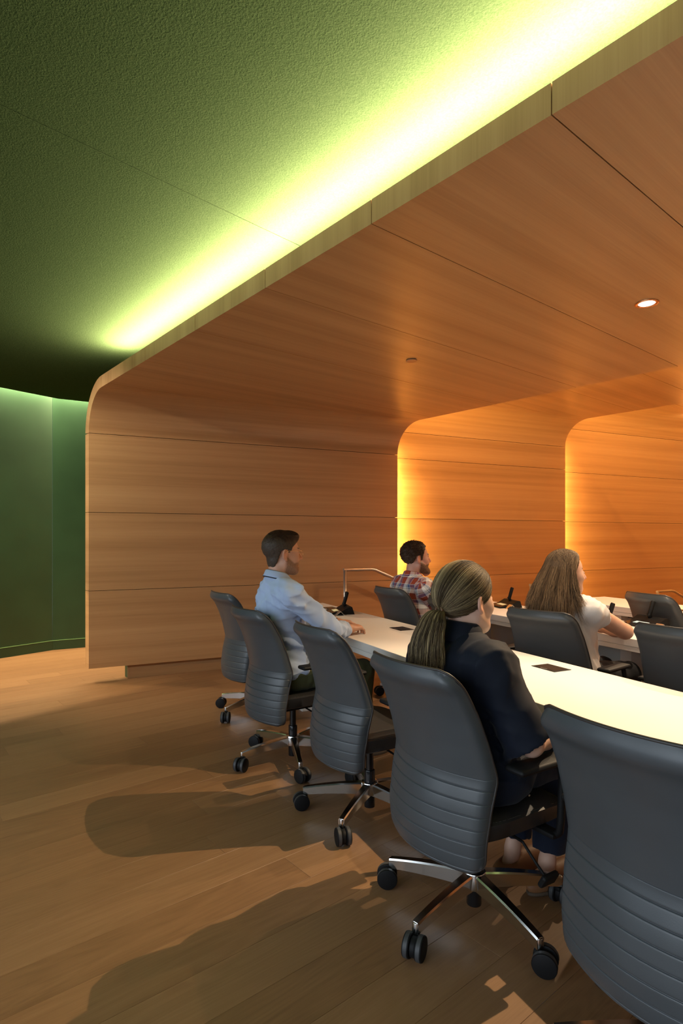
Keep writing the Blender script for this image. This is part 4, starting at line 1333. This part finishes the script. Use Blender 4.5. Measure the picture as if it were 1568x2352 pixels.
def scalp_paths(C, M, s, starts, tie, n=14, lift=1.0, c0=(0, -.016, .036), r=(.084, .107, .093)):
    """strands that hug the skull from start directions to the tie point (head coordinates)"""
    c0 = np.array(c0); r = np.array(r); out = []
    tdir = (np.array(tie) - c0) / r; tl = np.linalg.norm(tdir); tdir /= tl
    for (sd, l0) in starts:
        a = np.array(sd, float); a /= np.linalg.norm(a)
        om = math.acos(np.clip(a @ tdir, -1, 1)); ts = np.linspace(0, 1, n)
        if om < .05: continue
        D = (np.sin((1 - ts) * om)[:, None] * a + np.sin(ts * om)[:, None] * tdir) / math.sin(om)
        rad = l0 + (tl - l0) * sstep(.55, 1.0, ts)
        out.append(C + (c0 + D * r * rad[:, None]) @ M.T * s)
    return np.array(out)
def hair_object(name, parts, parent):
    """join (verts, faces, colours) sets to one hair mesh"""
    V = []; F = []; Cc = []; n = 0
    for (v, f, c) in parts:
        V.append(v); F.append(f + n); Cc.append(c); n += len(v)
    me = np_mesh(name, np.concatenate(V), np.concatenate(F), parent.location, np.concatenate(Cc))
    return link(name, me, HAIR, parent)
def band_colour(v, C, M, cols, seed, freq=60):
    r = np.random.RandomState(seed); L = (v - C) @ M
    n = np.sin(L[:, 0] * freq + 3 * np.sin(L[:, 1] * 19)) * .5 + np.sin(L[:, 1] * freq * 1.3 + L[:, 2] * 23) * .5
    t = np.clip(.5 + .5 * n * .8 + .18 * r.randn(len(v)), 0, 1)
    return lerp3(np.array(cols[0]), np.array(cols[1]), t)

# ================================================================== man in the pale blue shirt
def man_blue():
    deg = 62; f, r = fwd(deg)
    C = V3(-.357, 3.54, 1.282); s = 1.06; HM = frame(64, -2)
    p = pose_seat((-.325, 3.585), deg, .565, (-.392, 3.515, 1.085), 1.035, .188, .46, .53, .11, bulk=1.0, w=1.02)
    p['SL'] = p['SL'] + f * .05; p['SR'] = p['SR'] + f * .03
    ER_, WR_ = V3(-.045, 3.495, .815), V3(.050, 3.775, .785)
    EL_, WL_ = V3(-.285, 3.860, .815), V3(-.035, 4.055, .785)
    neck = [p_cone(p['neck'] - UPV * .03, C + HM @ V3(0, -.022, -.06), .062, .056, .03)]
    handR = hand_prims(WR_, (.66, .70, .0), (.1, -.05, 1), -1, .72, 1.06)
    handL = hand_prims(WL_, (.86, .42, -.05), (0, 0, 1), 1, .45, 1.06)
    body = torso(p, -.012) + legs_prims(p, -.010) + arm_prims(p['SR'], ER_, WR_) + arm_prims(p['SL'], EL_, WL_) + neck + head_prims(C, HM, s) + handR + handL
    for S in 'RL': body += foot_prims(p['ank' + S], f)
    hb = (C - .13, C + .14, .0036); hands = (np.minimum(WR_, WL_) - .04, np.maximum(WR_, WL_) + V3(.22, .20, .06), .0052)
    o = build_person('person', 'bearded man in a pale blue shirt and thin glasses, sitting at the nearest table', p, None, body, None,
                     skin_colours(C, HM, s, (.56, .30, .20), (.42, .17, .13), (.05, .03, .02), (.12, .070, .042), .68), (hb, hands))
    shirt_m = cloth_mat('pale_blue_cotton', (.40, .50, .70), .85)
    cutN = ((p['neck'] + UPV * .045 + f * .0, (UPV * .93 + f * .36)),)
    pr = torso(p, .022)
    pr[0] = p_ell(p['pelvis'] + UPV * .015, (.192, .148, .125), p['F'], .06, ((p['pelvis'] - UPV * .075, -UPV),))
    pr += sleeve(p['SR'], ER_, WR_, .62, .070, .060, .052) + sleeve(p['SL'], EL_, WL_, .62, .070, .060, .052)
    pr.append(p_cone(p['neck'] - UPV * .02, p['neck'] + UPV * .035, .075, .066, .03))
    sh = cloth('shirt', pr, shirt_m, o, 4, .0105, .0075, 2)
    cuff_ring(sh, ER_, WR_, .60, .056, .055, shirt_m).parent = sh
    # re-parented pieces keep the shirt's own origin (same as the body's)
    for ch in sh.children: ch.location = (0, 0, 0)
    sh.location = (0, 0, 0)
    cl = cuff_ring(o, EL_, WL_, .60, .056, .055, shirt_m); cl.parent = sh
    prof = [(-.004, -.012), (.000, .030), (.004, .036), (.012, .030), (.017, .004), (.020, -.006)]
    col = ring_band('collar', p['neck'] + f * .012 + UPV * .045, frame(deg, -14), .064, .070, prof, .035, 12, shirt_m, sh, o.location); 
    # lanyard cord under the collar
    M = frame(deg, -14); pts = []
    for a in np.linspace(R(60), R(-240), 40):
        fr = max(0, math.sin(a)) ** 2
        pts.append(p['neck'] + f * .012 + UPV * .036 + M @ V3(.085 * math.cos(a), .091 * math.sin(a), .000 - .05 * fr))
    tube_obj('lanyard', pts, .0034, new_mat('navy_cord', (.01, .014, .022), .6), o)
    tr_m = cloth_mat('olive_twill', (.085, .090, .038), .85)
    pr = legs_prims(p, .012, .93) + [p_ell(p['pelvis'] - UPV * .02, (.178, .135, .105), p['F'], .05)]
    cloth('trousers', pr, tr_m, o, 9, .005, .011)
    for S in 'RL': shoe(o, p['ank' + S], f, SHOE)
    # hair: short sides, longer swept top
    zl = [(-.14, -.100), (-.085, -.108), (-.058, -.085), (-.040, -.030), (-.030, .010), (.006, .018), (.012, -.022), (.026, -.022), (.034, .030), (.062, .052), (.078, .062), (.13, .066)]
    cap = hair_cap(C, HM, s, zl, (.0815, .106, .091), (0, -.016, .034), .0012, 5, extra=(((.0, .030, .090), (.066, .066, .034)), ((.0, .060, .078), (.05, .026, .018)), ((0, -.043, -.038), (.060, .045, .068))))
    v, q = polygonise([cap], .0045, disp=None)
    L = head_local(v, C, HM, s)
    t = sstep(.045, .085, L[:, 2]); rr = np.random.RandomState(2)
    c = lerp3(np.array((.062, .046, .034)), np.array((.034, .017, .009)), t) * (.75 + .5 * rr.rand(len(v)))[:, None]
    parts = [(v, q, c)]
    st = []
    def top_z(x, y):
        z = -1.0
        for (cx, cy, cz, a, b_, c_) in ((0, -.016, .034, .0815, .106, .091), (0, .030, .090, .066, .066, .034), (0, .060, .078, .05, .026, .018)):
            k = 1 - ((x - cx) / a) ** 2 - ((y - cy) / b_) ** 2
            if k > 0: z = max(z, cz + c_ * math.sqrt(k))
        return z
    for i in range(900):
        x0 = rr.uniform(-.062, .062); y0 = rr.uniform(-.09, .06); ln = rr.uniform(.03, .055); dx = .012 * rr.randn()
        pth = []
        for k in np.linspace(0, 1, 7):
            x, y = x0 + dx * k, y0 + ln * k
            z = top_z(x, y)
            if z < .045: break
            pth.append((x, y, z + .0006 + .0022 * k * rr.rand()))
        if len(pth) < 4: continue
        pth = np.array(pth); t_ = np.linspace(0, 1, len(pth)); u_ = np.linspace(0, 1, 7)
        pth = np.stack([np.interp(u_, t_, pth[:, q_]) for q_ in range(3)], 1)
        st.append(C + pth @ HM.T * s)
    cc = np.array([.028, .013, .007]) * (.5 + 1.0 * rr.rand(len(st), 1))
    parts.append(strands_mesh('s', st, [.0012] * len(st), cc, o.location, 4))
    hair_object('hair', parts, o)
    # glasses
    gold = new_mat('gold_wire', (.75, .50, .26), .25, 1.0)
    def HP(x, y, z): return C + HM @ (V3(x, y, z) * s)
    gl = tube_obj('glasses', [HP(.040, .108, .008), HP(.062, .100, .010), HP(.078, .04, .010), HP(.084, -.004, .008), HP(.085, -.018, -.006)], .0014, gold, o)
    for sx in (1, -1):
        tube_obj('lens_rim', [HP(sx * .033 + .024 * math.cos(a), .110 - .006 * abs(math.cos(a)), -.006 + .019 * math.sin(a)) for a in np.linspace(0, 2 * PI, 22, endpoint=False)], .0011, gold, o, closed=True).parent = gl
    tube_obj('bridge', [HP(-.010, .110, .004), HP(0, .113, .008), HP(.010, .110, .004)], .0012, gold, o).parent = gl
    tube_obj('temple', [HP(-.040, .108, .008), HP(-.062, .100, .010), HP(-.078, .04, .010), HP(-.085, -.018, -.006)], .0014, gold, o).parent = gl
    # watch on the left wrist
    w = cuff_ring(o, EL_, WL_, .93, .033, .024, new_mat('watch_strap', (.012, .012, .013), .5), 'watch')
    n = (WL_ - EL_) / np.linalg.norm(WL_ - EL_); wc = EL_ * .07 + WL_ * .93 + UPV * .036
    bm = bmesh.new(); add_box(bm, Vector(wc - np.array(o.location)), (.034, .038, .010), Matrix.Rotation(math.atan2(n[1], n[0]), 3, 'Z'), bev=.004)
    link('watch_case', bm_mesh('watch_case', bm), STEEL, w)
    return o
man_blue()

# ================================================================== woman in navy with a ponytail
def woman_navy():
    deg = 58; f, r = fwd(deg)
    C = V3(.450, 2.125, 1.152); s = 1.04; HM = frame(56, -2)
    p = pose_seat((.452, 2.128), deg, .555, (.424, 2.106, .955), .925, .165, .43, .52, .075, bulk=.92, w=.97)
    p['kneeR'] = V3(.868, 2.315, .515); p['kneeL'] = V3(.770, 2.460, .515); p['ankR'] = V3(.805, 2.300, .100); p['ankL'] = V3(.700, 2.400, .100)
    ER_, WR_ = V3(.622, 1.925, .690), V3(.790, 2.115, .676)
    EL_, WL_ = V3(.345, 2.345, .690), V3(.590, 2.390, .640)
    neck = [p_cone(p['neck'] - UPV * .03, C + HM @ V3(0, -.020, -.055), .050, .045, .03)]
    body = torso(p, -.016, True) + legs_prims(p, -.010) + arm_prims(p['SR'], ER_, WR_, -.004) + arm_prims(p['SL'], EL_, WL_, -.004) + neck + head_prims(C, HM, s, False)
    body += hand_prims(WR_, (.5, .6, -.05), (.1, -.1, 1), -1, .3, .92) + hand_prims(WL_, (.85, .15, -.05), (0, 0, 1), 1, .3, .92)
    for S in 'RL': body += foot_prims(p['ank' + S], f, .92)
    hb = (C - .13, C + .13, .0036); hands = (np.minimum(WR_, WL_) - V3(.03, .03, .05), np.maximum(WR_, WL_) + V3(.17, .15, .05), .006)
    o = build_person('person', 'woman with a blonde-streaked ponytail and navy shirt, seen from behind', p, None, body, None,
                     skin_colours(C, HM, s, (.60, .37, .27), (.45, .19, .16), (.08, .05, .03)), (hb, hands))
    navy = cloth_mat('navy_cotton', (.0030, .0060, .0150), .75, var=.2)
    pr = torso(p, .030, True)
    pr[0] = p_ell(p['pelvis'] + UPV * .0 + f * .03, (.232, .205, .150), p['F'], .09, ((p['pelvis'] - UPV * .078, -UPV),))
    for (S, E, Wr) in ((p['SR'], ER_, WR_), (p['SL'], EL_, WL_)):
        d = (E - S) / np.linalg.norm(E - S)
        e = E - d * .006
        pr.append(p_cone(S - UPV * .01, e + d * .06, .072, .086, .05, ((e, d * .85 + np.array([f[0], f[1], 0]) * .15),)))
    pr.append(p_cone(p['neck'] - UPV * .02, p['neck'] + UPV * .03, .064, .055, .03))
    sh = cloth('shirt', pr, navy, o, 21, .0052, .0085, 2, lo=.10, hi=.24); 
    prof = [(-.002, -.040), (.000, .030), (.004, .040), (.011, .034), (.017, .000), (.030, -.030)]
    ring_band('collar', p['neck'] + f * .012 + UPV * .072, frame(deg, -10), .056, .061, prof, .045, 10, navy, sh, o.location)
    jean = cloth_mat('dark_denim', (.010, .016, .034), .8, var=.3)
    pr = legs_prims(p, .014, .88) + [p_ell(p['pelvis'] - UPV * .02, (.178, .135, .105), p['F'], .05)]
    cloth('jeans', pr, jean, o, 13, .004, .011)
    tan = new_mat('tan_leather', (.26, .12, .05), .55)
    for S in 'RL': shoe(o, p['ank' + S], f, tan, True, 'clog')
    # hair: pulled back to the tie
    tie = (0.0, -.120, -.040)
    zl = [(-.16, -.085), (-.075, -.078), (-.055, -.062), (-.040, -.040), (-.028, .005), (.010, .030), (.040, .050), (.075, .068), (.13, .075)]
    cap = hair_cap(C, HM, s, zl, (.0815, .1055, .0915), (0, -.016, .036), .0, 5)
    v, q = polygonise([cap], .005)
    rr = np.random.RandomState(8)
    parts = [(v, q, np.repeat(np.array([[.085, .058, .030]]), len(v), 0))]
    dark, mid, blond = np.array((.032, .020, .011)), np.array((.135, .092, .046)), np.array((.50, .38, .20))
    def tone(n, w=(.45, .33, .22)):
        k = rr.choice(3, n, p=w); c = np.stack([dark, mid, blond])[k]; return c * (.7 + .6 * rr.rand(n, 1))
    starts = []; keys = []
    for i in range(4200):
        a = rr.uniform(-PI, PI)
        # start on the hairline: from the forehead round the temples to the nape
        u = rr.rand()
        if u < .62:      # forehead and temples
            x = rr.uniform(-1, 1); d = V3(x * .95, .80 * math.sqrt(max(0, 1 - x * x * .92)) + .05, .50 - .36 * abs(x) ** 1.5 + rr.uniform(-.02, .65))
        elif u < .85:    # over and behind the ears
            sx = rr.choice((-1, 1)); d = V3(sx * 1.0, rr.uniform(-.35, .35), rr.uniform(-.18, .8)); d[2] = max(d[2], .02 + .25 * (d[1] + .1))
        else:            # nape
            sx = rr.uniform(-1, 1); d = V3(sx * .8, -.62, -1.05 + .25 * abs(sx))
        starts.append((d, 1.0 + rr.uniform(.0, .030))); keys.append(math.atan2(d[0], d[2] + .2) * 3 + d[1])
    def clump(q_, k_, top=.55):
        q_ = np.asarray(q_); v_ = .5 + .27 * np.sin(q_ * 9 + 1) + .22 * np.sin(q_ * 23 + 2) + .16 * np.sin(q_ * 51) + .16 * rr.randn(len(q_))
        v_ = np.clip(v_, 0, 1)[:, None] * np.interp(np.linspace(0, 1, k_), [0, .35, 1], [top, .9, 1.05])[None, :]
        lo_ = np.clip(v_ * 2, 0, 1)[..., None]; hi_ = np.clip(v_ * 2 - 1, 0, 1)[..., None]
        return (dark * (1 - lo_) + mid * lo_) * (1 - hi_) + blond * hi_
    P = scalp_paths(C, HM, s, starts, tie, 16); keys = keys[:len(P)]
    P += rr.normal(0, .0008, (len(P), 1, 3))
    parts.append(strands_mesh('s', P, rr.uniform(.0005, .0010, len(P)), clump(keys, 16), o.location, 3))
    # the tail itself
    T = C + HM @ (V3(*tie) * s); bk = -(HM @ V3(0, 1, 0)); rt = HM @ V3(1, 0, 0)
    n = 2200; k = 18; ts = np.linspace(0, 1, k)
    ang = rr.uniform(0, 2 * PI, n); rad = np.sqrt(rr.rand(n)); Lt = rr.uniform(.74, 1.06, n)
    tail = np.zeros((n, k, 3))
    for i in range(n):
        t = ts * Lt[i]
        cx = T[None, :] + bk[None, :] * (.055 * np.sin(np.minimum(t * 2.2, 1.57)))[:, None] + rt[None, :] * (-.012 * t)[:, None] + UPV[None, :] * (.012 * np.sin(np.minimum(t * 9, PI)) - .195 * t ** 1.25)[:, None]
        w = np.interp(t, [0, .06, .3, .75, 1.04], [.012, .021, .048, .064, .068]) * rad[i]
        off = rt[None, :] * (math.cos(ang[i]) * w * 1.15)[:, None] + bk[None, :] * (math.sin(ang[i]) * w * .8)[:, None]
        wob = .003 * np.sin(t * 14 + rr.uniform(0, 6)) * t
        tail[i] = cx + off + rt[None, :] * wob[:, None]
    parts.append(strands_mesh('t', tail, rr.uniform(.0005, .0010, n), clump(ang * 2 + rad, k, .8), o.location, 3))
    # tail core so that no light shows through
    core = [p_cone(T, T + bk * .032 - UPV * .035, .009, .016, .02), p_cone(T + bk * .032 - UPV * .035, T + bk * .046 - UPV * .12, .016, .022, .02), p_cone(T + bk * .046 - UPV * .12, T + bk * .046 - UPV * .150, .022, .008, .02)]
    v, q = polygonise(core, .006); parts.append((v, q, np.repeat(np.array([[.085, .058, .030]]), len(v), 0)))
    h = hair_object('hair', parts, o)
    tm = Vector(bk + UPV * .1).normalized(); x = tm.orthogonal().normalized(); y = tm.cross(x)
    pts = [T + bk * .006 + np.array(x) * .0155 * math.cos(a) + np.array(y) * .0155 * math.sin(a) for a in np.linspace(0, 2 * PI, 24, endpoint=False)]
    tube_obj('hair_tie', pts, .0048, new_mat('brown_elastic', (.13, .06, .02), .5), o, closed=True)
    return o
woman_navy()

# ================================================================== man in the plaid shirt
def plaid_mat():
    m = new_mat('plaid_flannel', (.5, .3, .25), .9, spec=.2); t = NT(m)
    a = t.n('ShaderNodeVertexColor'); a.layer_name = 'col'
    sp_ = t.n('ShaderNodeSeparateColor'); t.l(a.outputs['Color'], sp_.inputs[0])
    red, white, blue, cream, navy = (.36, .065, .032), (.78, .76, .72), (.085, .125, .25), (.62, .56, .36), (.02, .03, .07)
    stops = [(0.0, red), (.26, navy), (.29, red), (.32, white), (.56, cream), (.60, blue), (.64, white), (.68, blue), (.88, white), (.91, red)]
    cols = []
    for ch in (0, 1):
        fr = t.math('FRACT', t.math('MULTIPLY', sp_.outputs[ch], 1.0 / .125))
        cols.append(t.ramp(fr, stops, 'CONSTANT'))
    t.base(t.mix(.5, cols[0], cols[1]))
    return m
def man_plaid():
    deg = 62; f, r = fwd(deg)
    C = V3(.636, 5.00, 1.203); s = 1.09; HM = frame(74, 0)
    p = pose_seat((.625, 5.01), deg, .555, (.598, 4.975, .995), .955, .200, .45, .53, .11, bulk=1.12, w=1.08)
    ER_, WR_ = V3(.87, 4.93, .765), V3(1.05, 5.14, .775)
    EL_, WL_ = V3(.60, 5.38, .765), V3(.86, 5.50, .775)
    neck = [p_cone(p['neck'] - UPV * .03, C + HM @ V3(0, -.020, -.06), .066, .060, .03)]
    body = torso(p, -.012) + legs_prims(p, -.010) + arm_prims(p['SR'], ER_, WR_) + arm_prims(p['SL'], EL_, WL_) + neck + head_prims(C, HM, s)
    body += hand_prims(WR_, (.85, .5, 0), (0, 0, 1), -1, .35, 1.05) + hand_prims(WL_, (.9, .3, 0), (0, 0, 1), 1, .35, 1.05)
    # full beard as part of the face's volume
    def HP(x, y, z): return C + HM @ (V3(x, y, z) * s)
    body += [p_cone(HP(-.055, .010, -.060), HP(-.02, .085, -.115), .024 * s, .024 * s, .02), p_cone(HP(.055, .010, -.060), HP(.02, .085, -.115), .024 * s, .024 * s, .02), p_cone(HP(0, .086, -.108), HP(0, .082, -.128), .022 * s, .020 * s, .02), p_cone(HP(-.02, .094, -.050), HP(.02, .094, -.050), .007 * s, .007 * s, .01)]
    for S in 'RL': body += foot_prims(p['ank' + S], f)
    hb = (C - .15, C + .15, .0042); hands = (np.minimum(WR_, WL_) - .03, np.maximum(WR_, WL_) + V3(.2, .15, .05), .0065)
    o = build_person('person', 'man with a full dark beard and plaid shirt, sitting at the second table', p, None, body, None,
                     skin_colours(C, HM, s, (.55, .28, .20), (.36, .14, .11), (.05, .03, .02), (.085, .042, .020), 1.0, True), (hb, hands), .012)
    pm = plaid_mat()
    def uvw(v):
        c = np.zeros((len(v), 3)); ax0, ax1 = p['pelvis'], p['neck']
        best = np.full(len(v), 9.0); which = np.zeros(len(v), int)
        segs = [(ax0, ax1, .16, 0.0), (p['SR'], ER_, .066, .3), (ER_, WR_, .06, .62), (p['SL'], EL_, .066, .3), (EL_, WL_, .06, .62)]
        for si, (a, b, R0, o0) in enumerate(segs):
            d = b - a; L = np.linalg.norm(d); d = d / L
            t = np.clip((v - a) @ d, 0, L); w = v - a - t[:, None] * d
            dist = np.linalg.norm(w, axis=1) - R0
            e1 = np.cross(d, UPV if si else f); e1 /= np.linalg.norm(e1); e2 = np.cross(d, e1)
            angu = np.arctan2(w @ e1, w @ e2)
            m = dist < best
            best = np.where(m, dist, best); which[m] = si
            c[m, 0] = (angu[m] + PI) * R0 + o0; c[m, 1] = ((v - a) @ d)[m] + o0 + .3
        tr = which == 0          # the trunk is mapped flat from behind, so that the checks run straight
        c[tr, 0] = (v[tr] - ax0) @ r * 1.05 + .6 + .5 * np.maximum(0, (v[tr] - ax0) @ f); c[tr, 1] = v[tr, 2]
        return np.maximum(c, 0)
    pr = torso(p, .022)
    pr[0] = p_ell(p['pelvis'] + UPV * .01, (.195, .152, .125), p['F'], .06, ((p['pelvis'] - UPV * .07, -UPV),))
    pr += sleeve(p['SR'], ER_, WR_, .25, .070, .062, .058) + sleeve(p['SL'], EL_, WL_, .25, .070, .062, .058)
    pr.append(p_cone(p['neck'] - UPV * .02, p['neck'] + UPV * .03, .078, .070, .03))
    sh = cloth('shirt', pr, pm, o, 31, .005, .0095, 1, col=uvw)
    prof = [(-.004, -.012), (.000, .032), (.004, .038), (.012, .030), (.018, .002), (.022, -.008)]
    co = ring_band('collar', p['neck'] + f * .012 + UPV * .045, frame(deg, -12), .069, .074, prof, .035, 12, pm, sh, o.location)
    ca = co.data.color_attributes.new('col', 'FLOAT_COLOR', 'POINT')
    for i, vv in enumerate(co.data.vertices): ca.data[i].color = (((i // len(prof)) * .0075 + .02), .3 + vv.co.z, 0, 1)
    pr = legs_prims(p, .012, .93) + [p_ell(p['pelvis'] - UPV * .02, (.180, .140, .105), p['F'], .05)]
    cloth('jeans', pr, cloth_mat('blue_denim', (.03, .045, .08), .85), o, 19, .005, .013)
    for S in 'RL': shoe(o, p['ank' + S], f, SHOE)
    zl = [(-.15, -.085), (-.078, -.090), (-.050, -.082), (-.040, -.020), (-.030, .010), (.004, .020), (.012, -.035), (.024, -.035), (.032, .030), (.050, .070), (.066, .090), (.13, .098)]
    cap = hair_cap(C, HM, s, zl, (.0865, .113, .097), (0, -.018, .034), .0035, 15)
    v, q = polygonise([cap], .005)
    rr = np.random.RandomState(4)
    c = np.array([.040, .020, .010]) * (.5 + .9 * rr.rand(len(v), 1)); L = head_local(v, C, HM, s)
    c = c + np.array([.05, .045, .04]) * sstep(.03, -.05, L[:, 2])[:, None] * (rr.rand(len(v), 1) > .5)
    parts = [(v, q, c)]
    st = []
    for i in range(520):   # loose curls
        d = rr.normal(size=3); d[2] = abs(d[2]) * 1.1 - .25; d /= np.linalg.norm(d)
        if d[1] > .45 and d[2] < .75: continue
        b = V3(0, -.018, .034) + d * V3(.0865, .113, .097)
        if b[2] < np.interp(b[1], [q_[0] for q_ in zl], [q_[1] for q_ in zl]) + .008: continue
        k = np.linspace(0, 1, 8); e1 = np.cross(d, rr.normal(size=3)); e1 /= np.linalg.norm(e1); e2 = np.cross(d, e1)
        R0 = rr.uniform(.005, .010); tr = rr.uniform(2.5, 5.0)
        pth = b + d * ((k * .010 - .004)[:, None]) + (e1 * (np.cos(k * tr) - 1)[:, None] + e2 * np.sin(k * tr)[:, None]) * R0
        st.append(C + pth @ HM.T * s)
    cc = np.array([.045, .022, .011]) * (.4 + 1.2 * rr.rand(len(st), 1))
    parts.append(strands_mesh('s', st, [.0016] * len(st), cc, o.location, 4))
    hair_object('hair', parts, o)
    return o
man_plaid()

# ================================================================== woman with long wavy hair
def woman_white():
    deg = 60; f, r = fwd(deg)
    C = V3(1.352, 3.53, 1.165); s = 1.02; HM = frame(84, -3)
    p = pose_seat((1.385, 3.555), deg, .555, (1.378, 3.555, .975), .935, .165, .43, .52, .09, bulk=1.0, w=1.0)
    p['SR'] = V3(1.475, 3.415, .930)
    ER_, WR_ = V3(1.752, 3.628, .790), V3(1.700, 3.870, .775)
    EL_, WL_ = V3(1.36, 3.93, .780), V3(1.60, 4.02, .775)
    neck = [p_cone(p['neck'] - UPV * .03, C + HM @ V3(0, -.020, -.055), .050, .046, .03)]
    body = torso(p, -.014, True) + legs_prims(p, -.010) + arm_prims(p['SR'], ER_, WR_, .0, (.052, .046, .040, .026)) + arm_prims(p['SL'], EL_, WL_, .0, (.052, .046, .040, .026)) + neck + head_prims(C, HM, s, False)
    body += hand_prims(WR_, (-.1, .95, 0), (0, 0, 1), -1, .35, .95) + hand_prims(WL_, (.9, .2, 0), (0, 0, 1), 1, .35, .95)
    for S in 'RL': body += foot_prims(p['ank' + S], f, .92)
    hb = (C - .13, C + .13, .0038); hands = (np.minimum(WR_, WL_) - .03, np.maximum(WR_, WL_) + V3(.12, .18, .05), .0062)
    o = build_person('person', 'woman with long wavy light brown hair and white cap-sleeved top', p, None, body, None,
                     skin_colours(C, HM, s, (.62, .36, .25), (.46, .17, .14), (.10, .06, .035)), (hb, hands), .011)
    wt = cloth_mat('white_jersey', (.70, .66, .62), .85)
    pr = torso(p, .014, True)
    pr[0] = p_ell(p['pelvis'] + UPV * .02, (.185, .142, .125), p['F'], .06, ((p['pelvis'] - UPV * .06, -UPV),))
    for (S, E) in ((p['SR'], ER_), (p['SL'], EL_)):
        d = (E - S) / np.linalg.norm(E - S); e = S + d * .085
        pr.append(p_cone(S, S + d * .16, .064, .062, .03, ((e, d),)))
    cloth('top', pr, wt, o, 41, .004, .0085, 1)
    pr = legs_prims(p, .012, .95) + [p_ell(p['pelvis'] - UPV * .025, (.176, .135, .100), p['F'], .05)]
    cloth('trousers', pr, cloth_mat('black_twill', (.012, .012, .014), .8), o, 43, .004, .013)
    for S in 'RL': shoe(o, p['ank' + S], f, new_mat('black_shoe', (.015, .014, .013), .4))
    # hair
    rr = np.random.RandomState(12)
    zl = [(-.16, -.10), (-.02, -.10), (.0, -.06), (.020, .0), (.036, .040), (.052, .078), (.066, .096), (.13, .12)]
    cap = hair_cap(C, HM, s, zl, (.083, .107, .0925), (0, -.016, .036), .0, 5)
    HB = V3(*(C - HM @ V3(0, .055, 0))[:2], 0)
    bodyh = [cap, p_cone(V3(HB[0], HB[1], C[2] + .0), V3(HB[0] - .02, HB[1] - .02, C[2] - .13), .080, .090, .05), p_cone(V3(HB[0] - .02, HB[1] - .02, C[2] - .13), V3(HB[0] - .035, HB[1] - .03, C[2] - .23), .088, .080, .05)]
    v, q = polygonise(bodyh, .0065)
    parts = [(v, q, np.repeat(np.array([[.10, .062, .033]]), len(v), 0))]
    n = 4200; k = 26; ts = np.linspace(0, 1, k); paths = []; keysw = []
    c0 = V3(0, -.016, .036); rad = V3(.085, .109, .0945)
    wdir = frame(84)
    for i in range(n):
        sx = rr.choice((-1, 1)); y0 = rr.uniform(-1.0, .80)
        th0 = abs(rr.normal(0, .25)) if rr.rand() < .6 else rr.uniform(0, 1.1); a = V3(sx * math.sin(th0), y0 * math.cos(th0 * .5), 1.0); a /= np.linalg.norm(a)
        az = rr.uniform(.02, 1.0)    # where it leaves the head: side to back
        front = i % 9 == 0            # some locks fall forward over the shoulder
        if front: az = rr.uniform(-.02, .14); sx = 1 if rr.rand() < .7 else -1
        b = V3(sx * math.cos(az * PI / 2) * 1.0, -math.sin(az * PI / 2) * 1.0 + .22 * (1 - az), .06); b /= np.linalg.norm(b)
        om = math.acos(np.clip(a @ b, -1, 1)); m = 10; tt = np.linspace(0, 1, m)
        D = (np.sin((1 - tt) * om)[:, None] * a + np.sin(tt * om)[:, None] * b) / math.sin(om)
        lift = 1.0 + rr.uniform(0, .07)
        head_part = C + (c0 + D * rad * lift) @ HM.T * s
        last = head_part[-1]; out = last - C; out[2] = 0; out /= np.linalg.norm(out) + 1e-9
        Lh = rr.uniform(.23, .35); m2 = k - m + 1; h = np.linspace(0, 1, m2)[1:]
        ph = rr.uniform(0, 6.28); wv = rr.uniform(.005, .013)
        fl = rr.uniform(.015, .07) + .035 * az
        back = -f
        drop = last[None, :] - UPV[None, :] * (Lh * h)[:, None] + out[None, :] * (fl * h * (1 - .3 * h))[:, None] + back[None, :] * ((.035 + .05 * az) * h)[:, None]
        side = np.cross(out, UPV)
        if front: drop = drop + (f * .085 + HM[:, 0] * .045 * sx)[None, :] * (h ** 2.6)[:, None]
        drop = drop + side[None, :] * (wv * np.sin(h * 9 + ph) * h)[:, None] + out[None, :] * (wv * np.cos(h * 9 + ph * 1.7) * h)[:, None]
        pth = np.concatenate([head_part, drop])
        for _ in range(4): pth[1:-1] = (pth[:-2] + 2 * pth[1:-1] + pth[2:]) / 4
        paths.append(pth); keysw.append(az * 2.2 * sx + .5 * th0)
    paths = np.array(paths)
    kw_ = np.array(keysw)
    vv_ = np.clip(.48 + .24 * np.sin(kw_ * 11) + .2 * np.sin(kw_ * 29 + 1) + .18 * np.sin(kw_ * 63) + .16 * rr.randn(n), 0, 1)
    A_, B_, C_ = V3(.055, .035, .020), V3(.150, .094, .050), V3(.36, .235, .125)
    lo_ = np.clip(vv_ * 2, 0, 1)[:, None]; hi_ = np.clip(vv_ * 2 - 1, 0, 1)[:, None]
    base_c = (A_ * (1 - lo_) + B_ * lo_) * (1 - hi_) + C_ * hi_
    g = np.interp(np.linspace(0, 1, k), [0, .5, 1], [.9, .9, 1.7])  # light on the hair ends put into the strand colour, the rest kept darker
    cols = np.clip(base_c[:, None, :] * g[None, :, None], 0, .6)
    parts.append(strands_mesh('s', paths, rr.uniform(.0005, .0011, n), cols, o.location, 3))
    hair_object('hair', parts, o)
    return o
woman_white()
